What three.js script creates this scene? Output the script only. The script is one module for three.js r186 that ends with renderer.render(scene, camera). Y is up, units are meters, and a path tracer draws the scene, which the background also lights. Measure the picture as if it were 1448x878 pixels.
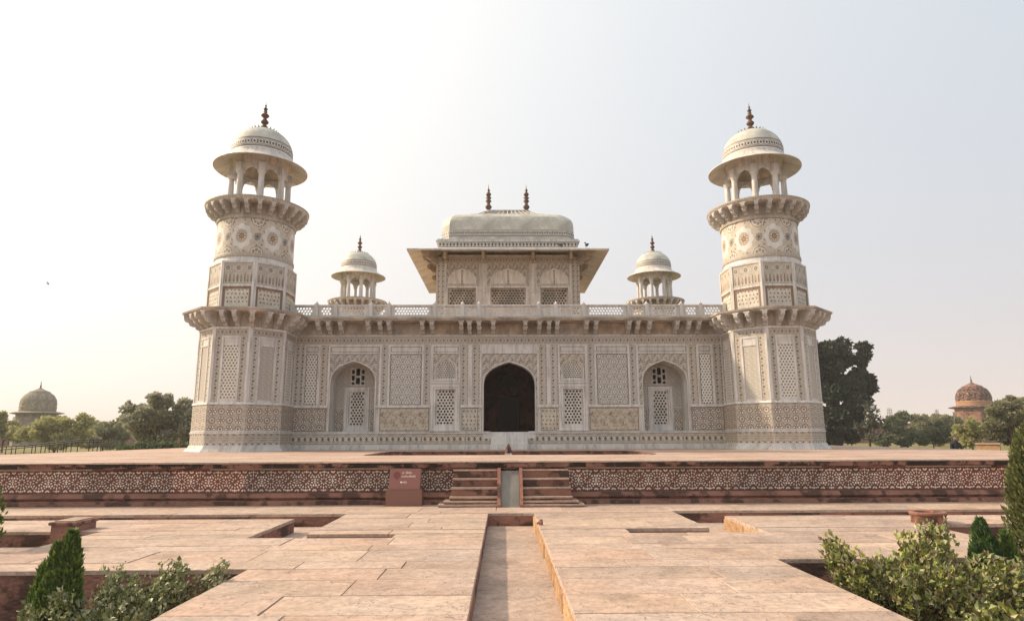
import * as THREE from 'three';
import { mergeGeometries } from 'three/addons/utils/BufferGeometryUtils.js';
import { MarchingCubes } from 'three/addons/objects/MarchingCubes.js';

// ------------------------------------------------------------------ camera, sky, sun, exposure
const scene = new THREE.Scene();
const FOCAL = 928, PW = 1448, PH = 878;                       // focal length and size of the photograph in its pixels
const pitch = Math.atan((616 - 439) / FOCAL), yaw = THREE.MathUtils.degToRad(0.78), roll = THREE.MathUtils.degToRad(0.22);
const EYE = new THREE.Vector3(0, 1.45, 0);
const F = new THREE.Vector3(Math.sin(yaw) * Math.cos(pitch), Math.sin(pitch), -Math.cos(yaw) * Math.cos(pitch));
const R0 = new THREE.Vector3(Math.cos(yaw), 0, Math.sin(yaw));
const U0 = new THREE.Vector3().crossVectors(R0, F);
const R = R0.clone().multiplyScalar(Math.cos(roll)).addScaledVector(U0, -Math.sin(roll));
const U = U0.clone().multiplyScalar(Math.cos(roll)).addScaledVector(R0, Math.sin(roll));
const camera = new THREE.PerspectiveCamera(2 * Math.atan(439 / FOCAL) * 180 / Math.PI, PW / PH, 0.1, 3000);
camera.position.copy(EYE);
camera.quaternion.setFromRotationMatrix(new THREE.Matrix4().makeBasis(R, U, F.clone().negate()));
camera.updateMatrixWorld();
// the point of the plane z = const that a pixel of the photograph looks at
function at(px, py, z) {
  const d = F.clone().addScaledVector(R, (px - 724) / FOCAL).addScaledVector(U, -(py - 439) / FOCAL);
  return EYE.clone().addScaledVector(d, z / d.z);
}

const SUN_EL = THREE.MathUtils.degToRad(33), SUN_AZ = THREE.MathUtils.degToRad(13);   // from the left, a little behind the facade
const sunDir = new THREE.Vector3(-Math.cos(SUN_EL) * Math.cos(SUN_AZ), Math.sin(SUN_EL), -Math.cos(SUN_EL) * Math.sin(SUN_AZ));
{
  const W = 512, H = 256, data = new Float32Array(W * H * 4);
  const mix = (a, b, t) => a + (b - a) * t;
  for (let j = 0; j < H; j++) for (let i = 0; i < W; i++) {
    const th = (j + 0.5) / H * Math.PI - Math.PI / 2, ph = ((i + 0.5) / W - 0.5) * 2 * Math.PI;
    const d = new THREE.Vector3(Math.cos(th) * Math.cos(ph), Math.sin(th), Math.cos(th) * Math.sin(ph));
    const up = Math.max(0, d.y), c = d.dot(sunDir);
    const k = Math.pow(Math.max(0, (c + 1) / 2), 2.2);        // wide hazy brightening towards the sun
    const g = Math.exp(-(1 - c) * 5) * 0.9;                   // aureole
    const hz = Math.exp(-up * 5.5);                           // haze near the horizon
    const air = [0.49 + 0.56 * k, 0.56 + 0.48 * k, 0.65 + 0.35 * k], low = [0.78 + 0.17 * k, 0.66 + 0.18 * k, 0.60 + 0.14 * k];
    const o = (j * W + i) * 4;
    for (let q = 0; q < 3; q++) data[o + q] = mix(air[q], low[q], hz) + [1.3, 1.0, 0.65][q] * g;
    data[o + 3] = 1;
  }
  const sky = new THREE.DataTexture(data, W, H, THREE.RGBAFormat, THREE.FloatType);
  sky.mapping = THREE.EquirectangularReflectionMapping; sky.magFilter = THREE.LinearFilter; sky.minFilter = THREE.LinearFilter;
  sky.wrapS = THREE.RepeatWrapping; sky.needsUpdate = true;
  scene.background = sky; scene.environment = sky;
}
const sun = new THREE.DirectionalLight(new THREE.Color().setRGB(1, 0.80, 0.57), 4.4);
sun.position.copy(sunDir).multiplyScalar(90).add(new THREE.Vector3(0, 0, -28)); sun.target.position.set(0, 0, -28);
sun.castShadow = true; sun.shadow.radius = 3; sun.shadow.mapSize.set(4096, 4096);
Object.assign(sun.shadow.camera, { left: -60, right: 60, top: 60, bottom: -60, near: 1, far: 260 });
scene.add(sun, sun.target);
const renderer = new THREE.WebGLRenderer({ antialias: true });
renderer.toneMapping = THREE.LinearToneMapping; renderer.toneMappingExposure = 1.13;
renderer.shadowMap.enabled = true;
scene.fog = new THREE.FogExp2(new THREE.Color(0.93, 0.90, 0.86), 0.0008);

// ------------------------------------------------------------------ helpers
function rngOf(seed) { let s = seed >>> 0; return () => { s = (s + 0x6d2b79f5) | 0; let t = Math.imul(s ^ (s >>> 15), 1 | s); t = (t + Math.imul(t ^ (t >>> 7), 61 | t)) ^ t; return ((t ^ (t >>> 14)) >>> 0) / 4294967296; }; }
const counts = new Map();
function numbered(n) { const k = counts.get(n) || 0; counts.set(n, k + 1); return k ? n + '_' + String(k).padStart(3, '0') : n; }
function tag(o, label, category, group) { o.userData.label = label; o.userData.category = category; if (group) o.userData.group = group; return o; }
function thing(name, label, category, pos = [0, 0, 0], turn = 0, group) {
  const o = new THREE.Group(); o.name = numbered(name); o.position.set(...pos); o.rotation.y = turn; scene.add(o);
  return tag(o, label, category, group);
}
function mesh(name, geo, mat, parent) { const m = new THREE.Mesh(geo, mat); m.name = name; parent.add(m); return m; }
function struct(name, geo, mat) { const m = mesh(numbered(name), geo, mat, scene); m.userData.kind = 'structure'; return m; }
function group(name, parent) { const g = new THREE.Group(); g.name = name; parent.add(g); return g; }

// uv in metres by the direction that each face points
function metreUV(geo, ou = 0, ov = 0) {
  const g = geo.index ? geo.toNonIndexed() : geo;
  if (!g.attributes.normal) g.computeVertexNormals();
  const p = g.attributes.position, uv = new Float32Array(p.count * 2), a = new THREE.Vector3(), b = new THREE.Vector3(), c = new THREE.Vector3();
  for (let i = 0; i < p.count; i += 3) {
    a.fromBufferAttribute(p, i); b.fromBufferAttribute(p, i + 1); c.fromBufferAttribute(p, i + 2);
    const n = b.clone().sub(a).cross(c.clone().sub(a)); const x = Math.abs(n.x), y = Math.abs(n.y), z = Math.abs(n.z);
    [a, b, c].forEach((v, k) => {
      const q = (i + k) * 2;
      if (y >= x && y >= z) { uv[q] = v.x + ou; uv[q + 1] = v.z + ov; } else if (x > z) { uv[q] = v.z + ou; uv[q + 1] = v.y + ov; } else { uv[q] = v.x + ou; uv[q + 1] = v.y + ov; }
    });
  }
  g.setAttribute('uv', new THREE.BufferAttribute(uv, 2));
  return g;
}
function flat(geo) { const g = geo.index ? geo.toNonIndexed() : geo; g.computeVertexNormals(); return g; }
function bx(x0, x1, y0, y1, z0, z1, ou = 0, ov = 0) { return metreUV(new THREE.BoxGeometry(x1 - x0, y1 - y0, z1 - z0).translate((x0 + x1) / 2, (y0 + y1) / 2, (z0 + z1) / 2), ou, ov); }
function merge(list) {
  const l = list.map((g) => { const h = g.index ? g.toNonIndexed() : g; for (const k of Object.keys(h.attributes)) if (!['position', 'normal', 'uv'].includes(k)) h.deleteAttribute(k); return h; });
  return mergeGeometries(l);
}
function lathe(pts, seg = 40, uvR = 1) {                       // [r, y] from bottom to top, uv in metres
  const g = new THREE.LatheGeometry(pts.map(([r, y]) => new THREE.Vector2(Math.max(r, 0.0005), y)), seg);
  const uv = g.attributes.uv, p = g.attributes.position; const n = pts.length; let s = 0; const cum = [0];
  for (let i = 1; i < n; i++) { s += Math.hypot(pts[i][0] - pts[i - 1][0], pts[i][1] - pts[i - 1][1]); cum.push(s); }
  for (let i = 0; i < p.count; i++) uv.setXY(i, uv.getX(i) * 2 * Math.PI * uvR, cum[i % n] + pts[0][1]);
  return g;
}
function octa(apBottom, apTop, y0, y1) { const k = 1 / Math.cos(Math.PI / 8); return metreUV(flat(new THREE.CylinderGeometry(apTop * k, apBottom * k, y1 - y0, 8, 1, false, Math.PI / 8).translate(0, (y0 + y1) / 2, 0))); }
function extrude(shape, z0, z1) { const g = new THREE.ExtrudeGeometry(shape, { depth: z1 - z0, bevelEnabled: false, curveSegments: 10 }); g.translate(0, 0, z0); return metreUV(g); }
function rectShape(x0, x1, y0, y1) { const s = new THREE.Shape(); s.moveTo(x0, y0); s.lineTo(x1, y0); s.lineTo(x1, y1); s.lineTo(x0, y1); s.closePath(); return s; }
function archPts(cx, w, ys, ya, n = 9) {                        // four-centred Mughal arch from the left spring to the right spring
  const c = new THREE.CubicBezierCurve(new THREE.Vector2(-w, ys), new THREE.Vector2(-w, ys + 0.62 * (ya - ys)), new THREE.Vector2(-0.55 * w, ys + 0.83 * (ya - ys)), new THREE.Vector2(0, ya));
  const l = c.getPoints(n); const out = l.map((p) => new THREE.Vector2(cx + p.x, p.y));
  for (let i = n - 1; i >= 0; i--) out.push(new THREE.Vector2(cx - l[i].x, l[i].y));
  return out;
}
function archPath(cx, w, y0, ys, ya, Kind = THREE.Path) { const p = new Kind(); const a = archPts(cx, w, ys, ya); p.moveTo(cx - w, y0); a.forEach((v) => p.lineTo(v.x, v.y)); p.lineTo(cx + w, y0); p.closePath(); return p; }
function archPanel(x0, x1, y0, y1, cx, w, ys, ya, z0, z1) {     // rectangle with an arch cut out from below
  const s = new THREE.Shape(); s.moveTo(x0, y0); s.lineTo(cx - w, y0); archPts(cx, w, ys, ya).forEach((v) => s.lineTo(v.x, v.y)); s.lineTo(cx + w, y0); s.lineTo(x1, y0); s.lineTo(x1, y1); s.lineTo(x0, y1); s.closePath();
  return extrude(s, z0, z1);
}
function frameGeo(x0, x1, y0, y1, t, z0, z1) { const s = rectShape(x0, x1, y0, y1); s.holes.push(rectShape(x0 + t, x1 - t, y0 + t, y1 - t)); return extrude(s, z0, z1); }
function jali(x0, x1, y0, y1, cell, bar, z0, z1, inside) {      // pierced stone screen of hexagons
  const s = inside ? inside.outline : rectShape(x0, x1, y0, y1); const r = (cell - bar) / Math.sqrt(3), dy = cell * 0.866;
  const nx = Math.floor((x1 - x0 - bar) / cell), ny = Math.floor((y1 - y0 - bar) / dy);
  const ox = (x0 + x1) / 2, oy = (y0 + y1) / 2;
  for (let j = 0; j < ny; j++) for (let i = 0; i < nx; i++) {
    const off = j % 2 ? cell / 2 : 0; const x = ox + (i - (nx - 1) / 2) * cell + off - cell / 4, y = oy + (j - (ny - 1) / 2) * dy;
    if (x - cell / 2 < x0 + bar / 2 || x + cell / 2 > x1 - bar / 2) continue;
    if (inside && !inside.test(x, y, cell / 2)) continue;
    const h = new THREE.Path(); for (let k = 0; k < 6; k++) { const t = Math.PI / 6 + k * Math.PI / 3; k ? h.lineTo(x + r * Math.cos(t), y + r * Math.sin(t)) : h.moveTo(x + r * Math.cos(t), y + r * Math.sin(t)); }
    h.closePath(); s.holes.push(h);
  }
  return extrude(s, z0, z1);
}
function tube(a, b, r0, r1 = r0, seg = 6) {
  const A = new THREE.Vector3(...a), B = new THREE.Vector3(...b), d = B.clone().sub(A), g = new THREE.CylinderGeometry(r1, r0, d.length(), seg, 1);
  g.translate(0, d.length() / 2, 0).applyQuaternion(new THREE.Quaternion().setFromUnitVectors(new THREE.Vector3(0, 1, 0), d.normalize())).translate(A.x, A.y, A.z);
  return g;
}

// ------------------------------------------------------------------ procedural textures
function hash(x, y, s) { let h = Math.imul(x, 374761393) + Math.imul(y, 668265263) + Math.imul(s, 1274126177); h = Math.imul(h ^ (h >>> 13), 1274126177); return ((h ^ (h >>> 16)) >>> 0) / 4294967296; }
function vnoise(x, y, px, py, s) {
  const xi = Math.floor(x), yi = Math.floor(y), fx = x - xi, fy = y - yi, u = fx * fx * (3 - 2 * fx), v = fy * fy * (3 - 2 * fy);
  const x0 = ((xi % px) + px) % px, x1 = (x0 + 1) % px, y0 = ((yi % py) + py) % py, y1 = (y0 + 1) % py;
  return (hash(x0, y0, s) * (1 - u) + hash(x1, y0, s) * u) * (1 - v) + (hash(x0, y1, s) * (1 - u) + hash(x1, y1, s) * u) * v;
}
function fbm(u, v, fx, fy, oct, s) { let a = 0.5, t = 0, n = 0; for (let o = 0; o < oct; o++) { t += a * vnoise(u * fx, v * fy, fx, fy, s + o * 17); n += a; a *= 0.55; fx *= 2; fy *= 2; } return t / n; }
function noiseTex(size, fn, tile, srgb = true) {
  const d = new Uint8Array(size * size * 4);
  for (let j = 0; j < size; j++) for (let i = 0; i < size; i++) { const c = fn((i + 0.5) / size, (j + 0.5) / size), o = (j * size + i) * 4; for (let q = 0; q < 3; q++) d[o + q] = Math.max(0, Math.min(255, c[q] ?? c[0])); d[o + 3] = 255; }
  const t = new THREE.DataTexture(d, size, size, THREE.RGBAFormat); t.wrapS = t.wrapT = THREE.RepeatWrapping; t.magFilter = THREE.LinearFilter; t.minFilter = THREE.LinearMipmapLinearFilter; t.generateMipmaps = true;
  if (srgb) t.colorSpace = THREE.SRGBColorSpace; t.repeat.set(1 / tile, 1 / tile); t.needsUpdate = true; return t;
}
function canvasTex(w, h, tw, th, draw, grain = 0.10, seed = 3) { // tile of tw x th metres
  const c = document.createElement('canvas'); c.width = w; c.height = h; const x = c.getContext('2d'); draw(x, w, h);
  const im = x.getImageData(0, 0, w, h);
  for (let j = 0; j < h; j++) for (let i = 0; i < w; i++) { const n = 1 + grain * (fbm(i / w, j / h, 6, 6, 4, seed) - 0.5) * 2, o = (j * w + i) * 4; for (let q = 0; q < 3; q++) im.data[o + q] = Math.min(255, im.data[o + q] * n); }
  x.putImageData(im, 0, 0);
  const t = new THREE.CanvasTexture(c); t.wrapS = t.wrapT = THREE.RepeatWrapping; t.colorSpace = THREE.SRGBColorSpace; t.repeat.set(1 / tw, 1 / th); return t;
}
const std = (map, color, rough = 0.75, extra = {}) => new THREE.MeshStandardMaterial({ map, color: new THREE.Color().setRGB(...(color || [1, 1, 1])), roughness: rough, ...extra });

// marble and inlay colours as they are in the stone (sRGB)
const MARBLE = '#d9d0c3', BROWN = '#6a5243', DARK = '#483b34', OCHRE = '#a8875a', GREY = '#857d74', PALE = '#ddd8d0';
const marbleTex = noiseTex(512, (u, v) => {
  const a = fbm(u, v, 3, 3, 5, 11), b = fbm(u, v, 14, 5, 3, 23), e = Math.abs(fbm(u, v, 4, 4, 4, 41) - 0.5);
  const run = fbm(u, v, 26, 3, 4, 29), g = Math.max(0, run - 0.5) * (0.4 + a), vein = e < 0.012 ? 0.93 : 1, s = (0.88 + 0.2 * a) * (0.95 + 0.1 * b) * vein * (1 - 0.55 * g); return [220 * s, 214 * s, 205 * s];
}, 2.4);
const domeTex = noiseTex(512, (u, v) => { const a = fbm(u, v, 5, 5, 6, 211), b = fbm(u, v, 18, 18, 3, 223), s = (0.80 + 0.32 * a) * (0.93 + 0.14 * b); return [212 * s, 209 * s, 198 * s]; }, 2.0);
const stainTex = noiseTex(512, (u, v) => {                      // marble stained by rain and soot
  const a = fbm(u, v, 5, 5, 5, 71), b = fbm(u, v, 20, 3, 4, 83); const s = 0.62 + 0.5 * a * (0.6 + 0.7 * b); return [198 * s, 187 * s, 173 * s];
}, 1.8);
const redTex = noiseTex(512, (u, v) => {                        // red sandstone with flaked dark crust
  const a = fbm(u, v, 4, 4, 5, 91), b = fbm(u, v, 9, 9, 5, 57), c = 1 - 0.4 * Math.max(0, Math.min(1, (b - 0.5) / 0.14)), s = (0.72 + 0.5 * a) * c; return [138 * s, 99 * s, 85 * s];
}, 2.2);
const crustTex = noiseTex(512, (u, v) => {                      // the same stone under a black crust with ragged outlines
  const a = fbm(u, v, 4, 4, 5, 91), b = fbm(u, v, 6, 11, 4, 157) + 0.22 * (fbm(u, v, 60, 60, 3, 158) - 0.5), k = 1 - 0.72 * Math.max(0, Math.min(1, (b - 0.40) / 0.16)), s = 0.72 + 0.5 * a; return [138 * s * k, 99 * s * k, 86 * s * k];
}, 2.2);
const redBump = noiseTex(512, (u, v) => [255 * fbm(u, v, 12, 24, 5, 19)], 2.2, false);
function pavePix(u, v) {
  const a = fbm(u, v, 3, 3, 5, 5), st = fbm(u, v, 9, 22, 4, 12), f = fbm(u, v, 60, 60, 3, 8), p = fbm(u, v, 2, 2, 3, 56);
  const w1 = fbm(u, v, 6, 6, 4, 71) * 0.16, flake = fbm(u + w1, v + w1 * 0.5, 7, 15, 5, 34), level = Math.floor(flake * 9) / 9, e = flake * 9 - Math.floor(flake * 9);
  const brk = fbm(u, v, 18, 18, 3, 44), lip = e < 0.07 && brk > 0.54 ? 1 : 0, pit = fbm(u, v, 90, 50, 2, 63) > 0.80 ? 0.5 : 0, stain = Math.max(0, fbm(u, v, 5, 5, 5, 91) - 0.56) * 2.2;
  return { a, st, f, p, level, lip: Math.max(lip, pit), stain };
}
const paveTex = noiseTex(1024, (u, v) => {
  const q = pavePix(u, v), s = (0.82 + 0.24 * q.a) * (0.93 + 0.13 * q.st) * (0.88 + 0.24 * q.f) * (1 - 0.22 * q.lip) * (1 - 0.16 * q.stain), w = q.p - 0.5;
  return [194 * s + 9 * w, 169 * s - 3 * w, 152 * s - 12 * w];
}, 3.1);
const paveBump = noiseTex(1024, (u, v) => { const q = pavePix(u, v); return [70 * q.a + 60 * q.st + 40 * q.f + 90 * q.level - 45 * q.lip + 20]; }, 3.1, false);
const earthTex = noiseTex(256, (u, v) => { const s = 0.6 + 0.7 * fbm(u, v, 8, 8, 5, 33); return [96 * s, 76 * s, 56 * s]; }, 1.6);
const grassTex = noiseTex(512, (u, v) => { const s = 0.55 + 0.8 * fbm(u, v, 24, 24, 4, 61), w = fbm(u, v, 3, 3, 3, 66); return [(96 + 40 * w) * s, 108 * s, 52 * s]; }, 6);

function poly(x, cx, cy, r, n, rot = 0, fill, stroke, lw) { x.beginPath(); for (let i = 0; i < n; i++) { const t = rot + i / n * Math.PI * 2; x[i ? 'lineTo' : 'moveTo'](cx + r * Math.cos(t), cy + r * Math.sin(t)); } x.closePath(); if (fill) { x.fillStyle = fill; x.fill(); } if (stroke) { x.strokeStyle = stroke; x.lineWidth = lw; x.stroke(); } }
function star(x, cx, cy, r, n, ri, fill, rot = 0) { x.beginPath(); for (let i = 0; i < n * 2; i++) { const q = i % 2 ? ri : r, t = rot + i / n * Math.PI; x[i ? 'lineTo' : 'moveTo'](cx + q * Math.cos(t), cy + q * Math.sin(t)); } x.closePath(); x.fillStyle = fill; x.fill(); }
function flower(x, cx, cy, r, petals, col, heart) { for (let i = 0; i < petals; i++) { const t = i / petals * Math.PI * 2; x.beginPath(); x.ellipse(cx + 0.55 * r * Math.cos(t), cy + 0.55 * r * Math.sin(t), 0.46 * r, 0.27 * r, t, 0, 7); x.fillStyle = col; x.fill(); } x.beginPath(); x.arc(cx, cy, r * 0.24, 0, 7); x.fillStyle = heart; x.fill(); }
const bg = (x, w, h, c = MARBLE) => { x.fillStyle = c; x.fillRect(0, 0, w, h); };
function wrapDraw(w, h, fn) { for (const dx of [-w, 0, w]) for (const dy of [-h, 0, h]) fn(dx, dy); }

const T = {};
T.stars = canvasTex(384, 384, 0.42, 0.42, (x, w, h) => {        // interlaced stars of the large wall panels
  bg(x, w, h, '#b0a596'); x.strokeStyle = '#e6dfd4'; x.lineWidth = 9;
  wrapDraw(w, h, (dx, dy) => { for (const [cx, cy] of [[96, 96], [288, 288]]) { for (let k = 0; k < 6; k++) { const t = k * Math.PI / 3; poly(x, cx + dx + 92 * Math.cos(t), cy + dy + 92 * Math.sin(t), 52, 6, 0, null, '#e6dfd4', 9); } } });
  wrapDraw(w, h, (dx, dy) => {
    for (const [cx, cy] of [[96, 96], [288, 288]]) { star(x, cx + dx, cy + dy, 62, 6, 36, '#e9e3d9'); poly(x, cx + dx, cy + dy, 26, 6, 0, DARK); for (let k = 0; k < 12; k++) { const t = k * Math.PI / 6; poly(x, cx + dx + 92 * Math.cos(t), cy + dy + 92 * Math.sin(t), 14, 4, t, k % 2 ? DARK : BROWN); } }
    for (const [cx, cy] of [[288, 96], [96, 288]]) { poly(x, cx + dx, cy + dy, 44, 6, 0.5, '#ded6ca'); flower(x, cx + dx, cy + dy, 34, 6, BROWN, DARK); }
  });
}, 0.14, 5);
T.hex = canvasTex(256, 222, 0.25, 0.2167, (x, w, h) => {        // honeycomb inlay
  bg(x, w, h, '#b5aa9b'); wrapDraw(w, h, (dx, dy) => { for (const [cx, cy] of [[64, 55], [192, 55], [0, 166], [128, 166]]) { poly(x, cx + dx, cy + dy, 66, 6, Math.PI / 6, null, '#e4ddd2', 15); star(x, cx + dx, cy + dy, 44, 6, 18, '#8e8071'); poly(x, cx + dx, cy + dy, 17, 6, 0, DARK); } });
}, 0.14, 8);
T.check = canvasTex(256, 256, 0.24, 0.24, (x, w, h) => {        // fine diagonal lattice
  bg(x, w, h, '#b7ab9b'); wrapDraw(w, h, (dx, dy) => { for (const [cx, cy] of [[64, 64], [192, 192]]) { poly(x, cx + dx, cy + dy, 62, 4, 0, '#85776a'); poly(x, cx + dx, cy + dy, 44, 4, 0, '#e4ddd2'); poly(x, cx + dx, cy + dy, 24, 4, 0, '#65574b'); } });
}, 0.14, 9);
T.border = canvasTex(192, 256, 0.215, 0.27, (x, w, h) => {       // flowering vine of the narrow strips
  bg(x, w, h, '#bbb0a1'); x.strokeStyle = '#8a7967'; x.lineWidth = 10;
  wrapDraw(w, h, (dx, dy) => {
    x.beginPath(); for (let i = 0; i <= 40; i++) { const y = i / 40 * h; x[i ? 'lineTo' : 'moveTo'](w / 2 + dx + 42 * Math.sin(i / 40 * Math.PI * 2), y + dy); } x.stroke();
    flower(x, w / 2 + dx, 64 + dy, 40, 6, DARK, OCHRE); flower(x, w / 2 + dx, 192 + dy, 36, 5, BROWN, PALE);
    for (const [px, py] of [[30, 128], [162, 0], [160, 120], [28, 10]]) { x.beginPath(); x.ellipse(px + dx, py + dy, 17, 9, 0.8, 0, 7); x.fillStyle = GREY; x.fill(); }
  });
}, 0.12, 12);
T.borderH = canvasTex(256, 192, 0.30, 0.33, (x, w, h) => {      // running band of lozenges and flowers
  bg(x, w, h, '#b6aa9a'); wrapDraw(w, h, (dx, dy) => {
    poly(x, 64 + dx, 96 + dy, 58, 4, 0, PALE, BROWN, 8); flower(x, 64 + dx, 96 + dy, 32, 6, BROWN, OCHRE); flower(x, 192 + dx, 96 + dy, 42, 8, GREY, DARK);
    for (const [px, py] of [[128, 30], [128, 162], [0, 30], [0, 162]]) poly(x, px + dx, py + dy, 22, 4, 0, '#a48c76');
  });
}, 0.12, 14);
T.dado = canvasTex(512, 512, 0.66, 0.66, (x, w, h) => {         // rings and stars of the dado
  bg(x, w, h, '#b9aa98'); x.lineWidth = 8; x.strokeStyle = '#857260';
  wrapDraw(w, h, (dx, dy) => { for (let k = 0; k < 4; k++) { x.beginPath(); x.moveTo(dx + k * 128, dy); x.lineTo(dx + k * 128 + 512, dy + 512); x.moveTo(dx + k * 128 + 512, dy); x.lineTo(dx + k * 128, dy + 512); x.stroke(); } });
  wrapDraw(w, h, (dx, dy) => {
    for (const [cx, cy] of [[128, 128], [384, 384]]) { poly(x, cx + dx, cy + dy, 92, 8, Math.PI / 8, '#a5917e', BROWN, 12); star(x, cx + dx, cy + dy, 74, 8, 44, '#ddd4c7'); poly(x, cx + dx, cy + dy, 30, 8, 0, '#7d5640', DARK, 8); }
    for (const [cx, cy] of [[384, 128], [128, 384]]) for (let k = 0; k < 6; k++) { const t = k * Math.PI / 3; poly(x, cx + dx + 78 * Math.cos(t), cy + dy + 78 * Math.sin(t), 34, 8, 0, '#ded5c8', DARK, 13); }
    for (const [cx, cy] of [[384, 128], [128, 384]]) star(x, cx + dx, cy + dy, 42, 6, 24, '#a07a5a');
  });
}, 0.16, 21);
T.scroll = canvasTex(512, 512, 0.78, 0.78, (x, w, h) => {         // arabesque of the central dado
  bg(x, w, h, '#b9ab98'); const r = rngOf(77); x.lineCap = 'round';
  for (let k = 0; k < 46; k++) { const cx = r() * w, cy = r() * h, q = 16 + r() * 30, t0 = r() * 6.3, l = 2.5 + r() * 2, c = r() < 0.6 ? '#94805f' : '#7a644e'; wrapDraw(w, h, (dx, dy) => { x.beginPath(); x.arc(cx + dx, cy + dy, q, t0, t0 + l); x.strokeStyle = c; x.lineWidth = 7; x.stroke(); }); }
  for (let k = 0; k < 22; k++) { const cx = r() * w, cy = r() * h, q = 15 + r() * 12, c = r() < 0.5 ? DARK : (r() < 0.5 ? OCHRE : '#8a5a48'); wrapDraw(w, h, (dx, dy) => flower(x, cx + dx, cy + dy, q, 5 + (k % 3), c, PALE)); }
  wrapDraw(w, h, (dx, dy) => { for (const cx of [80, 336]) { poly(x, cx + dx, 256 + dy, 40, 8, 0, PALE, DARK, 9); flower(x, cx + dx, 256 + dy, 26, 8, OCHRE, DARK); } });
}, 0.16, 27);
T.base = canvasTex(512, 256, 0.48, 0.45, (x, w, h) => {         // lotus and lozenge band at the foot of the walls
  bg(x, w, h, '#b4a897'); x.fillStyle = '#7d6f61'; x.fillRect(0, 18, w, 8); x.fillRect(0, 232, w, 8);
  wrapDraw(w, h, (dx) => { for (const cx of [128, 384]) { star(x, cx + dx, 128, 84, 6, 46, '#a39079'); flower(x, cx + dx, 128, 46, 6, DARK, OCHRE); } for (const cx of [0, 256]) { poly(x, cx + dx, 128, 62, 4, 0, PALE, BROWN, 8); poly(x, cx + dx, 128, 26, 4, 0, '#93785f'); } });
}, 0.16, 31);
T.spandrel = canvasTex(256, 256, 0.36, 0.36, (x, w, h) => {       // arabesque over the arches
  bg(x, w, h, '#bdb2a3'); const r = rngOf(5); for (let k = 0; k < 20; k++) { const cx = r() * w, cy = r() * h, q = 14 + r() * 22, t0 = r() * 6.3; wrapDraw(w, h, (dx, dy) => { x.beginPath(); x.arc(cx + dx, cy + dy, q, t0, t0 + 3.6); x.strokeStyle = '#7f6c5b'; x.lineWidth = 9; x.stroke(); }); }
  for (let k = 0; k < 12; k++) { const cx = r() * w, cy = r() * h, c = k % 2 ? BROWN : DARK; wrapDraw(w, h, (dx, dy) => flower(x, cx + dx, cy + dy, 17, 5, c, PALE)); }
}, 0.12, 35);
T.medallion = canvasTex(512, 512, 1.29, 1.5, (x, w, h) => {     // rosettes ringed by white bands on the round stage
  bg(x, w, h, '#bfb19d'); const r = rngOf(66);
  for (let k = 0; k < 60; k++) { const cx = r() * w, cy = r() * h, q = 10 + r() * 10, c = k % 3 ? BROWN : '#8f7d69'; wrapDraw(w, h, (dx, dy) => flower(x, cx + dx, cy + dy, q, 5, c, PALE)); }
  wrapDraw(w, h, (dx, dy) => { flower(x, dx, dy + 256, 60, 8, GREY, DARK); poly(x, dx, dy, 120, 8, 0, '#c9bca9', BROWN, 8); for (let k = 0; k < 8; k++) { const t = k * Math.PI / 4; flower(x, dx + 70 * Math.cos(t), dy + 70 * Math.sin(t), 24, 5, BROWN, PALE); } });
  for (let k = 0; k < 8; k++) { const t = k * Math.PI / 4; x.beginPath(); x.arc(256 + 112 * Math.cos(t), 256 + 118 * Math.sin(t), 62, 0, 7); x.fillStyle = '#d2cabf'; x.fill(); } poly(x, 256, 256, 145, 16, 0, '#d2cabf');
  poly(x, 256, 256, 92, 16, 0, '#bfae98', '#93806a', 7); star(x, 256, 256, 88, 12, 58, '#9d8468'); poly(x, 256, 256, 56, 12, 0, PALE); flower(x, 256, 256, 54, 8, '#7d6452', OCHRE); flower(x, 256, 256, 26, 8, OCHRE, BROWN);
}, 0.12, 39);
T.cypress = canvasTex(512, 320, 1.28, 0.80, (x, w, h) => {      // vases and cypress trees in cartouches
  bg(x, w, h, '#cec3b3'); x.strokeStyle = '#8d7c6c'; x.lineWidth = 6;
  for (const [x0, x1, y0, y1] of [[20, 132, 10, 104], [148, 364, 10, 104], [380, 492, 10, 104], [20, 132, 124, 310], [148, 364, 124, 310], [380, 492, 124, 310]]) {
    x.fillStyle = '#c0b3a2'; x.fillRect(x0, y0, x1 - x0, y1 - y0); x.strokeRect(x0, y0, x1 - x0, y1 - y0);
    if (y0 < 50) flower(x, (x0 + x1) / 2, 57, 34, 8, '#7d6f63', PALE); else for (let k = 0; k < (x1 - x0) / 70; k++) { const cx = x0 + 38 + k * 62; x.beginPath(); x.moveTo(cx, 150); x.bezierCurveTo(cx + 30, 220, cx + 24, 280, cx, 292); x.bezierCurveTo(cx - 24, 280, cx - 30, 220, cx, 150); x.fillStyle = k % 2 ? '#8c7d70' : '#a08c78'; x.fill(); flower(x, cx, 270, 15, 6, DARK, PALE); }
  }
}, 0.10, 43);
T.rug = canvasTex(384, 256, 1.02, 0.70, (x, w, h) => {          // flowered panel in a brown border
  bg(x, w, h, '#cbbfad'); const r = rngOf(9); x.strokeStyle = '#a99a86'; x.lineWidth = 5;
  for (let k = 0; k < 26; k++) { x.beginPath(); x.arc(r() * w, r() * h, 12 + r() * 18, r() * 6, r() * 6 + 3); x.stroke(); }
  for (let j = 0; j < 4; j++) for (let i = 0; i < 6; i++) flower(x, 40 + i * 60 + (j % 2) * 14, 40 + j * 58, 17, 5, (i + j) % 3 ? '#8a7462' : DARK, OCHRE);
}, 0.10, 47);
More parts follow.
